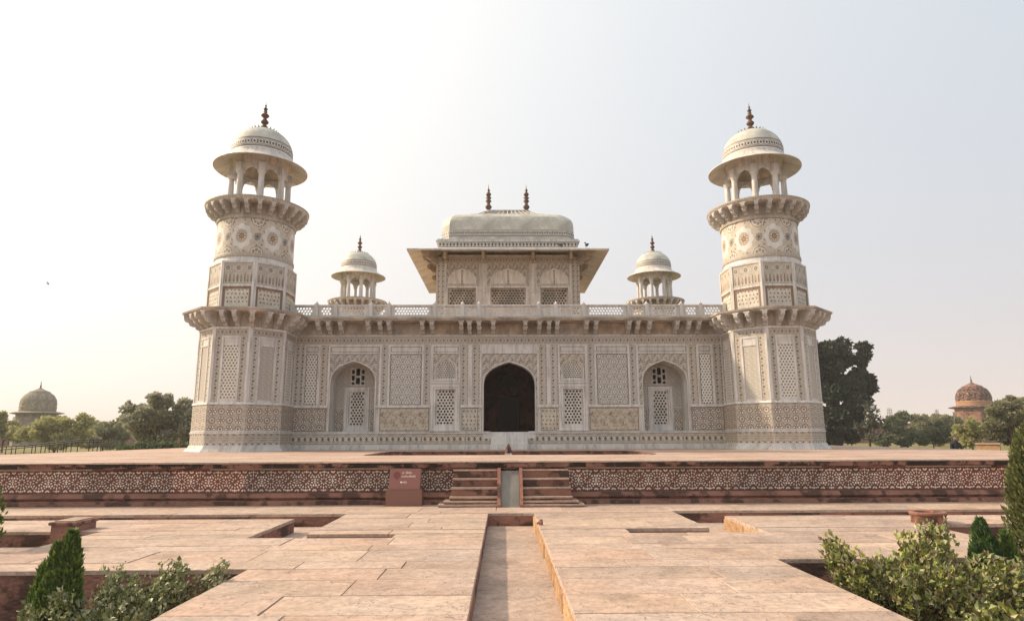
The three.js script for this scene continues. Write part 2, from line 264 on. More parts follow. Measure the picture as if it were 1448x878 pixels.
T.domeBand = canvasTex(512, 160, 1.03, 0.42, (x, w, h) => {     // cartouches round the domes
  bg(x, w, h, '#b3a899'); x.fillStyle = '#7a6d60'; x.fillRect(0, 2, w, 14); x.fillRect(0, 144, w, 14);
  wrapDraw(w, h, (dx) => { for (let k = 0; k < 4; k++) { const cx = 64 + k * 128 + dx; x.fillStyle = PALE; x.strokeStyle = '#7d7064'; x.lineWidth = 10; x.beginPath(); x.ellipse(cx, 80, 50, 50, 0, 0, 7); x.fill(); x.stroke(); flower(x, cx, 80, 34, 6, '#6d5f53', DARK); poly(x, cx + 64, 80, 24, 4, 0, '#5f5348'); } });
}, 0.12, 49);
T.dentil = canvasTex(256, 64, 0.44, 0.11, (x, w, h) => { bg(x, w, h, '#b9ab98'); for (let k = 0; k < 4; k++) { x.fillStyle = '#54483e'; x.fillRect(k * 64 + 8, 10, 36, 44); } }, 0.2, 51);
T.rail = canvasTex(256, 128, 0.72, 0.24, (x, w, h) => { bg(x, w, h, '#cbc2b5'); for (let k = 0; k < 4; k++) { x.fillStyle = '#574c42'; x.beginPath(); x.ellipse(k * 64 + 32, 66, 15, 44, 0, 0, 7); x.fill(); } }, 0.2, 52);
T.inlaidRed = canvasTex(2048, 640, 1.536, 0.48, (x, W, h) => {   // white marble stars let into the red sandstone plinth, some worn or lost
  bg(x, W, h, '#6c4438'); const w = 512, r = rngOf(717), wear = () => { const v = r(); x.globalAlpha = v < 0.05 ? 0.15 : 0.74 + 0.26 * r(); };
  x.fillStyle = '#e4dacd';
  const dia = (cx, cy, q, t, k = 0.55) => { wear(); for (const dx of [-W, 0, W]) { x.save(); x.translate(cx + dx, cy); x.rotate(t); x.beginPath(); x.moveTo(q, 0); x.lineTo(0, q * k); x.lineTo(-q, 0); x.lineTo(0, -q * k); x.closePath(); x.fill(); x.restore(); } };
  for (let c = 0; c < 4; c++) { const o = c * w, ringAt = (cx, cy, n, rr, q, rot) => { for (let i = 0; i < n; i++) { const t = rot + i / n * Math.PI * 2; dia(o + cx + rr * Math.cos(t), cy + rr * Math.sin(t), q, t); } };
    ringAt(256, 320, 8, 84, 38, 0); ringAt(256, 320, 14, 178, 44, Math.PI / 14);
    for (const [cx, cy] of [[0, 320], [256, 62], [256, 578]]) dia(o + cx, cy, 46, 0, 0.9);
    for (const [cx, cy] of [[140, 84], [372, 84], [140, 556], [372, 556], [36, 200], [476, 200], [36, 440], [476, 440]]) dia(o + cx, cy, 40, Math.PI / 2, 0.8);
    for (const [cx, cy] of [[0, 262], [0, 378], [196, 66], [316, 66], [196, 574], [316, 574], [84, 148], [428, 148], [84, 492], [428, 492]]) dia(o + cx, cy, 26, 0, 1);
    for (const [cy, q] of [[34, 1], [606, -1]]) { wear(); for (const dx of [0, W]) { x.beginPath(); x.arc(o + dx, cy, 64, q > 0 ? 0 : Math.PI, q > 0 ? Math.PI : 2 * Math.PI); x.closePath(); x.fill(); } x.globalAlpha = 1; x.fillStyle = '#6c4438'; for (const dx of [0, W]) { x.beginPath(); x.arc(o + dx, cy, 22, 0, 7); x.fill(); } x.fillStyle = '#e4dacd'; }
  }
  x.globalAlpha = 1;
}, 0.18, 53);

const tints = [[0.98, 0.98, 0.98], [0.92, 0.91, 0.89], [0.86, 0.855, 0.845], [0.94, 0.905, 0.86], [0.89, 0.89, 0.90]];
const inlay = {}; for (const k of Object.keys(T)) inlay[k] = tints.map((t) => std(T[k], [t[0] * 1.04, t[1] * 1.115, t[2] * 1.21], 0.6));
const marble = tints.map((t) => std(marbleTex, [t[0] * 0.965, t[1] * 0.995, t[2] * 1.05], 0.55)), stained = [[1, 1, 1], [0.96, 0.88, 0.80]].map((t) => std(stainTex, t, 0.8));
const agedMarble = std(domeTex, [0.84, 0.86, 0.86], 0.6);
const lineMat = std(marbleTex, [0.36, 0.30, 0.26], 0.6);
const pick = (list, r) => list[Math.floor(r() * list.length)];
const redStone = [[1, 1, 1], [0.8, 0.78, 0.76], [1.1, 1.0, 0.94], [0.9, 0.95, 0.98]].map((t) => std(redTex, t, 0.85, { bumpMap: redBump, bumpScale: 0.02 }));
const redInlaid = [[1, 1, 1], [0.78, 0.80, 0.80], [1.08, 0.98, 0.95], [0.90, 0.95, 0.97], [0.70, 0.74, 0.76]].map((t) => std(T.inlaidRed, t, 0.8));
const darkCrust = [[1, 1, 1], [0.95, 0.97, 0.97], [1.05, 1.0, 0.96]].map((t) => std(crustTex, t, 0.9, { bumpMap: redBump, bumpScale: 0.03 }));
const paveMats = [[1, 1, 1], [0.94, 0.945, 0.95], [1.03, 1.01, 0.95], [1.02, 0.965, 0.945], [0.94, 0.93, 0.92], [1.03, 1.02, 0.99], [1.0, 0.98, 0.97]].map((t) => std(paveTex, t, 0.85, { bumpMap: paveBump, bumpScale: 0.03 }));
const plinthMats = [[1, 1, 1], [0.95, 0.96, 0.96], [1.04, 1.02, 1.0]].map((t) => std(redTex, t, 0.9, { bumpMap: redBump, bumpScale: 0.03 }));
const earth = std(earthTex, [1, 1, 1], 1), grass = std(grassTex, [1, 1, 1], 1);
const terracotta = std(redTex, [1.15, 0.85, 0.72], 0.6), copper = std(null, [0.10, 0.075, 0.06], 0.45, { metalness: 0.4 });
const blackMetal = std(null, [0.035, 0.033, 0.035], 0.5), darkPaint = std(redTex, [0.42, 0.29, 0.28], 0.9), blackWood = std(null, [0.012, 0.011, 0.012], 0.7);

// ------------------------------------------------------------------ ground, lawn, sunken beds and water channels
const BED = -0.52, CH = -0.23, PF = -14.8;                      // bed floor, channel floor, front of the platform
struct('ground', metreUV(new THREE.PlaneGeometry(1600, 1600).rotateX(-Math.PI / 2).translate(0, BED - 0.06, -300)), earth);
struct('lawn', bx(-420, 420, BED - 0.05, -0.1, -420, -16.4), grass);
struct('channel_floor', merge([bx(-0.34, 0.63, CH - 0.2, CH, -13.0, 3), bx(-30, -1.5, CH - 0.2, CH, -13.1, -9.9), bx(1.8, 30, CH - 0.2, CH, -13.4, -10.2)]), paveMats[1]);
const cuts = [                                                   // x0, x1, z0 (far), z1 (near) of everything sunk below the pavement
  [-0.29, 0.58, -12.97, 9], [-40, -2.85, -7.75, 9], [3.25, 40, -8.17, 9],
  [-40, -2.98, -13.02, -12.28], [-3.74, -2.98, -12.28, -10.02], [-2.98, -1.63, -10.42, -10.02],
  [3.27, 40, -13.28, -12.36], [3.27, 4.02, -12.36, -10.38], [1.93, 3.27, -10.83, -10.38],
  [-40, -6.3, -10.85, -8.95], [6.85, 40, -11.1, -9.35],
];
{
  const rng = rngOf(101), edges = new Set([3, PF]); cuts.forEach((c) => { if (c[2] > PF && c[2] < 3) edges.add(c[2]); if (c[3] < 3) edges.add(c[3]); });
  const zs = [...edges].sort((a, b) => b - a), rows = [];
  for (let i = 0; i + 1 < zs.length; i++) { const l = zs[i] - zs[i + 1]; const want = zs[i + 1] > -4.8 ? 1.3 : 0.62; const n = Math.max(1, Math.round(l / want)); let z = zs[i]; for (let k = 0; k < n; k++) { const e = k === n - 1 ? zs[i + 1] : zs[i] - l * (k + 1) / n + (rng() - 0.5) * 0.12; rows.push([e, z]); z = e; } }
  const base = []; const pave = struct('pavement', undefined, paveMats[4]);
  for (const [za, zb] of rows) {
    const zm = (za + zb) / 2; let spans = [[-30, 30]];
    for (const c of cuts) if (zm > c[2] && zm < c[3]) spans = spans.flatMap(([a, b]) => [[a, Math.min(b, c[0])], [Math.max(a, c[1]), b]].filter(([p, q]) => q - p > 0.02));
    for (const [xa, xb] of spans) {
      base.push(bx(xa + 0.004, xb - 0.004, BED - 0.05, -0.055, za, zb));
      // split into slabs
      const stops = [xa]; let x = xa; const far = zm < -10.6;
      while (true) { const big = x < -10 || x > 9.5; const l = (big ? 6 : far ? 1.7 : 1.25) * (0.65 + rng() * 0.8); x += l; if (x > xb - 0.45) break; stops.push(x); } stops.push(xb);
      for (let i = 0; i + 1 < stops.length; i++) {
        const g = 0.0022, a = stops[i] + (i ? g : 0), b = stops[i + 1] - (i + 2 < stops.length ? g : 0), z0 = za + g, z1 = zb - g, top = (rng() - 0.5) * 0.009, c = 0.004 + rng() * 0.005;
        // chamfered slab with worn, slightly skew edges
        const J = () => (rng() - 0.5) * 0.007, P = [], ring = (inset, y, jit) => { const q = []; const nx = 4; for (let k = 0; k < nx; k++) q.push([a + inset + (b - a - 2 * inset) * k / nx, y, z0 + inset]); q.push([b - inset, y, z0 + inset]); q.push([b - inset, y, (z0 + z1) / 2]); for (let k = 0; k < nx; k++) q.push([b - inset - (b - a - 2 * inset) * k / nx, y, z1 - inset]); q.push([a + inset, y, z1 - inset]); q.push([a + inset, y, (z0 + z1) / 2]); return jit ? q.map((v) => [v[0] + J(), v[1] + J() * 0.25, v[2] + J()]) : q; };
        const r0 = ring(0, -0.05, false), r1 = ring(0.002, top - 0.006, false), r2 = ring(c, top, true), n = r0.length;
        const quad = (p, q, s, t) => P.push(...p, ...s, ...q, ...p, ...t, ...s);
        for (let k = 0; k < n; k++) { const m = (k + 1) % n; quad(r0[k], r0[m], r1[m], r1[k]); quad(r1[k], r1[m], r2[m], r2[k]); }
        for (let k = 1; k + 1 < n; k++) P.push(...r2[0], ...r2[k + 1], ...r2[k]);
        const geo = new THREE.BufferGeometry(); geo.setAttribute('position', new THREE.BufferAttribute(new Float32Array(P), 3)); geo.computeVertexNormals();
        mesh('paving_slab', metreUV(geo, rng() * 3.1, rng() * 3.1), pick(paveMats, rng), pave);
      }
    }
  }
  pave.geometry = merge(base); pave.material = std(redTex, [1, 1, 1], 0.95, { bumpMap: redBump, bumpScale: 0.05 });
}
{ // kerb facings on sun-facing channel walls, warm sunlight put into their ochre tint
  const rng = rngOf(111), sunOchre = [[0.92, 0.74, 0.48], [0.84, 0.66, 0.42], [0.98, 0.82, 0.55]].map((t) => std(paveTex, t, 0.9, { bumpMap: redBump, bumpScale: 0.05 })), k = scene.getObjectByName('pavement');
  for (const [x, z0, z1] of [[0.58, -12.96, 3], [4.02, -12.35, -10.39]]) for (let z = z0; z < z1 - 0.1;) { const e = Math.min(z1, z + 0.5 + rng() * 0.5); mesh('sun_tinted_kerb', bx(x - 0.012 - rng() * 0.012, x + 0.02, CH - 0.02, -0.052 + rng() * 0.004, z + 0.004, e - 0.004, rng() * 3, rng() * 3), pick(sunOchre, rng), k); z = e; }
}
struct('bed_soil', merge([bx(-30, -2.7, BED - 0.02, BED, -7.9, 3), bx(3.1, 30, BED - 0.02, BED, -8.3, 3), bx(-30, -6.2, BED - 0.03, BED - 0.004, -11, -8.9), bx(6.7, 30, BED - 0.03, BED - 0.004, -11.2, -9.2)]), earth);

// ------------------------------------------------------------------ red sandstone platform
const PT = 0.9, PX0 = -16.4, PX1 = 16.9, PB = -55;
{
  const rng = rngOf(202), p = thing('stone_platform', 'long red sandstone platform with white star inlay that carries the marble tomb', 'platform', [0, 0, 0]);
  mesh('core', merge([bx(PX0 + 0.12, PX1 - 0.12, -0.12, PT - 0.13, PB, PF - 0.02)]), redStone[0], p);
  // paved top with a shallow pool let into it
  const pool = [-3.9, 4.3, -23.2, -19.6];
  mesh('paved_top', merge([bx(PX0, PX1, PT - 0.125, PT - 0.002, PB, pool[2]), bx(PX0, PX1, PT - 0.125, PT - 0.002, pool[3], PF - 0.75), bx(PX0, pool[0], PT - 0.125, PT - 0.002, pool[2], pool[3]), bx(pool[1], PX1, PT - 0.125, PT - 0.002, pool[2], pool[3])]), paveMats[3], p);
  mesh('pool_floor', bx(pool[0] - 0.02, pool[1] + 0.02, PT - 0.16, PT - 0.118, pool[2] - 0.02, pool[3] + 0.02), redStone[2], p);
  mesh('pool_rim', merge([bx(pool[0], pool[1], PT - 0.11, PT + 0.025, pool[2] - 0.16, pool[2] + 0.002), bx(pool[0] - 0.16, pool[0] + 0.002, PT - 0.11, PT + 0.022, pool[2] - 0.16, pool[3]), bx(pool[1] - 0.002, pool[1] + 0.16, PT - 0.11, PT + 0.022, pool[2] - 0.16, pool[3])]), redStone[1], p);
  const run = (name, z0, z1, y0, y1, lmin, lmax, mats, gap = 0.006, skip) => { let x = PX0; while (x < PX1 - 0.01) { let e = Math.min(PX1, x + lmin + rng() * (lmax - lmin)); if (PX1 - e < 0.4) e = PX1; mesh(name, bx(x, e - gap, y0 + (rng() - 0.5) * 0.006, y1 + (rng() - 0.5) * 0.006, z0, z1 + (rng() - 0.5) * 0.008, rng() * 2, rng() * 2), pick(mats, rng), p); x = e; } };
  run('cap_stone', PF - 0.75, PF + 0.15, PT - 0.028, PT, 1.2, 2.2, paveMats);
  run('fascia_stone', PF - 0.2, PF + 0.135, PT - 0.125, PT - 0.032, 1.2, 2.4, darkCrust);
  run('fillet', PF - 0.1, PF + 0.06, PT - 0.165, PT - 0.13, 1.5, 2.6, [redStone[2], paveMats[3]]);
  for (let x = PX0; x < PX1 - 0.01;) {                          // frieze: each slab holds whole stars
    const n = 3 + Math.floor(rng() * 3), e = Math.min(PX1, x + n * 0.384); const g = bx(x + 0.004, e - 0.004, 0.255, 0.735, PF - 0.06, PF + 0.002 + rng() * 0.006, -x + 0.384 * Math.floor(rng() * 4), -0.255);
    mesh('inlaid_panel', g, pick(redInlaid, rng), p); x = e;
  }
  const ledge = new THREE.Shape(); [[0, 0.25], [0.05, 0.245], [0.13, 0.165], [0.13, 0.15], [0.06, 0.14], [0.06, 0.105], [0.16, 0.09], [0.17, 0.0], [0, 0.0]].forEach(([a, b], i) => ledge[i ? 'lineTo' : 'moveTo'](a, b)); ledge.closePath();
  for (let x = PX0; x < PX1 - 0.01;) { let e = Math.min(PX1, x + 1.6 + rng() * 1.4); const g = new THREE.ExtrudeGeometry(ledge, { depth: e - x - 0.005, bevelEnabled: false }); g.rotateY(-Math.PI / 2).scale(1, 1, 1); // profile x -> +z
    g.translate(e, 0, PF); mesh('plinth_moulding', metreUV(g, rng(), rng()), pick(plinthMats, rng), p); x = e; }
}
{
  const s = thing('entrance_steps', 'small flight of red sandstone steps with a sloping stone chute in its middle', 'steps', [0.14, 0, PF]);
  const X0 = -1.23, X1 = 1.27, K0 = -0.27, K1 = 0.27;           // outer edges, chute kerbs
  const lev = [[0.18, 0.735, 0.0], [0.33, 0.555, 0.0], [0.48, 0.375, 0.02], [0.63, 0.20, 0.04], [0.70, 0.12, 0.16], [0.77, 0.055, 0.27]];
  lev.forEach(([z, y, fl], i) => { const low = i + 1 < lev.length ? lev[i + 1][1] : 0;
    for (const [a, b] of [[X0 - fl, K0], [K1, X1 + fl]]) { mesh('riser', bx(a + 0.012, b, low - 0.02 < 0 ? 0.001 : low - 0.02, y - 0.036, -0.02, z - 0.014, i * 0.7, i * 0.3), redStone[i % 2 ? 1 : 0], s); mesh('tread', bx(a, b, y - 0.035, y, -0.01, z + 0.006, i, i * 0.5), paveMats[i % 3 + 2], s); } });
  for (const k of [K0, K1 - 0.07]) { const g = new THREE.Shape(); g.moveTo(0, 0.001); g.lineTo(0.80, 0.001); g.lineTo(0.80, 0.05); g.lineTo(0.2, 0.765); g.lineTo(0, 0.765); g.closePath(); const e = new THREE.ExtrudeGeometry(g, { depth: 0.07, bevelEnabled: false }).rotateY(-Math.PI / 2).translate(k + 0.07, 0, 0); mesh('chute_kerb', metreUV(e), redStone[2], s); }
  const g = new THREE.Shape(); g.moveTo(0, 0.001); g.lineTo(0.78, 0.001); g.lineTo(0.18, 0.70); g.lineTo(0, 0.70); g.closePath();
  mesh('chute_slab', metreUV(new THREE.ExtrudeGeometry(g, { depth: K1 - K0 - 0.15, bevelEnabled: false }).rotateY(-Math.PI / 2).translate(K1 - 0.075, 0, 0)), std(domeTex, [0.30, 0.29, 0.29], 0.7), s);
}

// ------------------------------------------------------------------ the marble tomb
const TZ = -36.35, tomb = thing('marble_tomb', 'pale inlaid marble tomb with four round topped corner towers and a roof pavilion', 'tomb', [0.25, PT, TZ]);
const WZ = 8.95, TXo = 10.65, TZo = 9.65, AP = 1.69;             // wall plane, tower axes, tower apothem
const bracketGeo = (d, h, w) => { const s = new THREE.Shape(); s.moveTo(0, 0); s.bezierCurveTo(d * 0.12, 0, d * 0.30, h * 0.02, d * 0.34, h * 0.16); s.lineTo(d * 0.30, h * 0.24); s.bezierCurveTo(d * 0.62, h * 0.24, d * 0.72, h * 0.34, d * 0.72, h * 0.46); s.lineTo(d * 0.68, h * 0.52); s.bezierCurveTo(d * 0.92, h * 0.54, d, h * 0.64, d, h * 0.82); s.lineTo(d, h); s.lineTo(0, h); s.closePath();
  const g = new THREE.ExtrudeGeometry(s, { depth: w, bevelEnabled: false, curveSegments: 4 }).rotateY(-Math.PI / 2).translate(w / 2, 0, 0); return metreUV(merge([g, new THREE.BoxGeometry(w * 1.6, h * 0.10, d * 0.9).translate(0, h * 0.95 - 0.001, d * 0.56), new THREE.BoxGeometry(w * 1.35, h * 0.07, d * 0.5).translate(0, h * 0.50, d * 0.46)])); };

// --- one corner tower, origin at its base
function makeTower() {
  const rng = rngOf(303), t = group('corner_tower', tomb), s = 2 * AP * Math.tan(Math.PI / 8), hs = s / 2;
  mesh('plinth', merge([octa(1.90, 1.84, 0, 0.1), octa(1.80, 1.76, 0.1, 0.22)]), marble[2], t);
  mesh('shaft', merge([octa(1.735, 1.715, 0.22, 1.76), octa(AP, AP, 1.76, 4.74)]), marble[1], t);
  for (const [a, b, c, d] of [[1.765, 1.765, 0.655, 0.70], [1.75, 1.75, 0.72, 0.745], [1.76, 1.74, 1.745, 1.83], [1.735, 1.735, 4.62, 4.70]]) mesh('string_course', octa(a, b, c, d), marble[0], t);
  // geometries of one face, shared by the eight
  const z = AP, gBase = bx(-hs, hs, 0.25, 0.64, 1.70, 1.742), gDado = bx(-hs, hs, 0.78, 1.72, 1.69, 1.732);
  const gFrame = merge([bx(-hs - 0.012, -hs + 0.085, 1.83, 4.62, z - 0.02, z + 0.035), bx(hs - 0.085, hs + 0.012, 1.83, 4.62, z - 0.02, z + 0.035), frameGeo(-0.365, 0.365, 1.83, 4.36, 0.085, z - 0.01, z + 0.03), bx(-0.29, 0.29, 3.98, 4.06, z - 0.01, z + 0.028)]);
  const gBord = merge([bx(-hs + 0.085, -0.365, 1.83, 4.36, z - 0.01, z + 0.012, hs - 0.105, 0), bx(0.365, hs - 0.085, 1.83, 4.36, z - 0.01, z + 0.012, -0.345, 0)]);
  const gTop = bx(-hs + 0.085, hs - 0.085, 4.36, 4.62, z - 0.01, z + 0.014, 0, -4.33);
  const gPanel = bx(-0.28, 0.28, 1.90, 3.98, z - 0.01, z + 0.006), gLab = bx(-0.28, 0.28, 4.06, 4.28, z - 0.01, z + 0.01);
  const ap2 = 1.645, h2 = ap2 * Math.tan(Math.PI / 8), z2 = ap2;
  const gF2 = merge([bx(-h2 - 0.01, -h2 + 0.085, 5.4, 7.36, z2 - 0.02, z2 + 0.04), bx(h2 - 0.085, h2 + 0.01, 5.4, 7.36, z2 - 0.02, z2 + 0.04), bx(-h2 + 0.085, h2 - 0.085, 6.33, 6.42, z2 - 0.02, z2 + 0.034), bx(-h2 + 0.085, h2 - 0.085, 7.29, 7.36, z2 - 0.02, z2 + 0.034)]);
  const gRug = bx(-0.46, 0.46, 5.58, 6.21, z2 - 0.01, z2 + 0.004, 0.51, 5.6), gRugF = frameGeo(-h2 + 0.085, h2 - 0.085, 5.42, 6.33, 0.10, z2 - 0.01, z2 + 0.016), gCyp = bx(-h2 + 0.085, h2 - 0.085, 6.42, 7.29, z2 - 0.01, z2 + 0.01, 0.64, -6.42 + 0.8);
  const brown = std(marbleTex, [0.36, 0.25, 0.19], 0.7);
  const gB1 = bracketGeo(0.59, 0.56, 0.15).translate(0, 4.70, AP + 0.005), gB1c = bracketGeo(0.66, 0.56, 0.17).translate(0, 4.70, AP / Math.cos(Math.PI / 8) - 0.04), gB2 = bracketGeo(0.52, 0.47, 0.15).translate(0, 9.32, 1.635);
  const third = Math.atan((s / 6) / AP);
  const sideB = [-1, 1].map((q) => { const g = gB1.clone(); g.translate(q * s / 6, 0, 0); return g; });
  for (let k = 0; k < 8; k++) {
    const a = k * Math.PI / 4, add = (n, g, m) => { const o = mesh(n, g, m, t); o.rotation.y = a; return o; }, c = k % 2;
    add('base_band', gBase, pick(inlay.base, rng)); add('dado_panel', gDado, pick(inlay.dado, rng)); add('frame', gFrame, pick([marble[0], marble[4]], rng)); add('border_strip', gBord, pick(inlay.border, rng)); add('frieze', gTop, pick(inlay.borderH, rng));
    add('inlay_panel', gPanel, pick(c ? inlay.check : inlay.hex, rng)); add('name_slab', gLab, pick(marble, rng));
    add('upper_frame', gF2, pick([marble[0], marble[1]], rng)); add('flowered_panel', gRug, pick(inlay.rug, rng)); add('brown_border', gRugF, brown); add('cartouche_panel', gCyp, pick(inlay.cypress, rng));
    for (const g of sideB) add('bracket', g, pick(marble, rng));
    const o = mesh('bracket', gB1c, pick(marble, rng), t); o.rotation.y = a + Math.PI / 8;
  }
  mesh('bracket_wall', octa(AP + 0.004, AP + 0.02, 4.70, 5.24), stained[0], t);
  mesh('cornice', merge([octa(2.27, 2.30, 5.24, 5.30), octa(2.33, 2.35, 5.30, 5.37)]), stained[0], t);
  mesh('cornice_dentils', octa(2.32, 2.32, 5.37, 5.40).scale(1, 1, 1), inlay.dentil[2], t);
  mesh('second_stage', octa(ap2, ap2, 5.36, 7.36), marble[1], t);
  mesh('round_stage', lathe([[1.66, 7.34], [1.66, 7.44], [1.635, 7.46], [1.635, 7.58]], 48, 1.64), marble[0], t);
  const drum = lathe([[1.632, 7.58], [1.63, 7.7], [1.63, 9.14]], 48, 1.6425); { const uv = drum.attributes.uv; for (let i = 0; i < uv.count; i++) uv.setY(i, uv.getY(i) - 7.64); }
  mesh('medallion_drum', drum, inlay.medallion[0], t).rotation.y = Math.PI / 8;
  mesh('drum_moulding', lathe([[1.655, 7.56], [1.67, 7.60], [1.67, 7.70], [1.64, 7.72]], 48, 1.64), inlay.borderH[1], t);
  mesh('gallery_neck', lathe([[1.64, 9.14], [1.68, 9.16], [1.68, 9.26], [1.645, 9.28], [1.645, 9.80]], 48, 1.64), stained[0], t);
  for (let k = 0; k < 24; k++) { const o = mesh('gallery_bracket', gB2, pick(marble, rng), t); o.rotation.y = (k + 0.5) / 24 * Math.PI * 2; }
  mesh('gallery_slab', lathe([[1.5, 9.785], [2.14, 9.785], [2.17, 9.80], [2.17, 9.83], [2.2, 9.84], [2.2, 9.87]], 56, 2.2), marble[3], t);
  mesh('gallery_edge', lathe([[2.2, 9.87], [2.21, 9.875], [2.21, 9.93], [2.19, 9.94], [0.01, 9.94]], 56, 2.2), inlay.dentil[1], t);
  // kiosk
  mesh('kiosk_floor', octa(1.30, 1.28, 9.93, 10.0), marble[1], t);
  const col = merge([new THREE.CylinderGeometry(0.17, 0.19, 0.18, 8).translate(0, 10.08, 0), new THREE.CylinderGeometry(0.12, 0.14, 1.05, 8).translate(0, 10.68, 0), new THREE.CylinderGeometry(0.19, 0.125, 0.16, 8).translate(0, 11.24, 0), new THREE.BoxGeometry(0.28, 0.36, 0.28).translate(0, 11.49, 0)]); metreUV(col);
  const wHalf = 1.12 * Math.tan(Math.PI / 8);
  const archG = archPanel(-wHalf, wHalf, 11.1, 11.70, 0, wHalf - 0.12, 11.11, 11.54, 1.04, 1.15);
  for (let k = 0; k < 8; k++) { const a = (k + 0.5) * Math.PI / 4, r = 1.12 / Math.cos(Math.PI / 8), o = mesh('column', col, marble[k % 3], t); o.position.set(r * Math.sin(a), 0, r * Math.cos(a)); o.rotation.y = a; const b = mesh('arch', archG, marble[(k + 1) % 3], t); b.rotation.y = k * Math.PI / 4; }
  mesh('entablature', lathe([[1.06, 11.69], [1.22, 11.69], [1.22, 11.84], [1.27, 11.86], [1.27, 12.08]], 40, 1.2), marble[3], t);
  mesh('ceiling', lathe([[1.15, 11.68], [1.1, 11.70], [0.9, 11.95], [0.5, 12.15], [0.01, 12.21]], 32, 1), stained[1], t);
  mesh('eave', lathe([[1.22, 12.05], [1.6, 11.90], [1.99, 11.73], [2.03, 11.735], [2.03, 11.77], [1.7, 11.94], [1.44, 12.12], [1.36, 12.22], [1.36, 12.30]], 56, 1.6), marble[3], t);
  const dome = lathe([[1.36, 12.30], [1.355, 12.34], [1.33, 12.36]], 56, 1.31); mesh('dome_foot', dome, marble[0], t);
  const band = lathe([[1.325, 12.36], [1.345, 12.50], [1.335, 12.66], [1.30, 12.79]], 56, 1.3116); { const uv = band.attributes.uv; for (let i = 0; i < uv.count; i++) uv.setY(i, uv.getY(i) - 12.36); } mesh('dome_band', band, inlay.domeBand[1], t);
  mesh('dome', lathe([[1.30, 12.79], [1.24, 12.95], [1.14, 13.12], [1.0, 13.27], [0.84, 13.39], [0.66, 13.48], [0.45, 13.54], [0.2, 13.58]], 56, 1), agedMarble, t);
  const pet = []; for (let k = 0; k < 24; k++) { const a = k / 24 * Math.PI * 2, g = new THREE.ConeGeometry(0.07, 0.16, 4); g.scale(1, 1, 0.5).rotateX(0.5).translate(0, 13.52, 0.66).rotateY(a); pet.push(g); }
  pet.push(lathe([[0.68, 13.45], [0.67, 13.49], [0.4, 13.56], [0.2, 13.64], [0.14, 13.70], [0.10, 13.76]], 24, 1)); mesh('lotus_crest', metreUV(merge(pet)), stained[1], t);
  mesh('finial', lathe([[0.09, 13.74], [0.16, 13.79], [0.09, 13.85], [0.07, 13.89], [0.16, 13.96], [0.18, 14.03], [0.10, 14.12], [0.07, 14.19], [0.19, 14.30], [0.15, 14.37], [0.07, 14.43], [0.10, 14.49], [0.05, 14.57]], 16, 1), std(redTex, [0.60, 0.62, 0.62], 0.6), t).scale.set(0.84, 1, 0.84);
  mesh('finial_tip', lathe([[0.06, 14.55], [0.11, 14.63], [0.05, 14.68], [0.03, 14.74], [0.06, 14.78], [0.02, 14.83], [0.002, 15.02]], 12, 1), copper, t);
  for (const m of t.children) { m.geometry.computeBoundingBox(); if (m.geometry.boundingBox.min.y > 5.34) { m.scale.set(0.94, 1, 0.94); m.position.x *= 0.94; m.position.z *= 0.94; } }
  return t;
}
const tower = makeTower(); tower.position.set(-TXo, 0, TZo);
for (const [sx, sz, ry] of [[1, 1, 1], [-1, -1, 2], [1, -1, 3]]) { const c = tower.clone(); tomb.add(c); c.position.set(sx * TXo, 0, sz * TZo); c.rotation.y = ry * Math.PI / 2; }

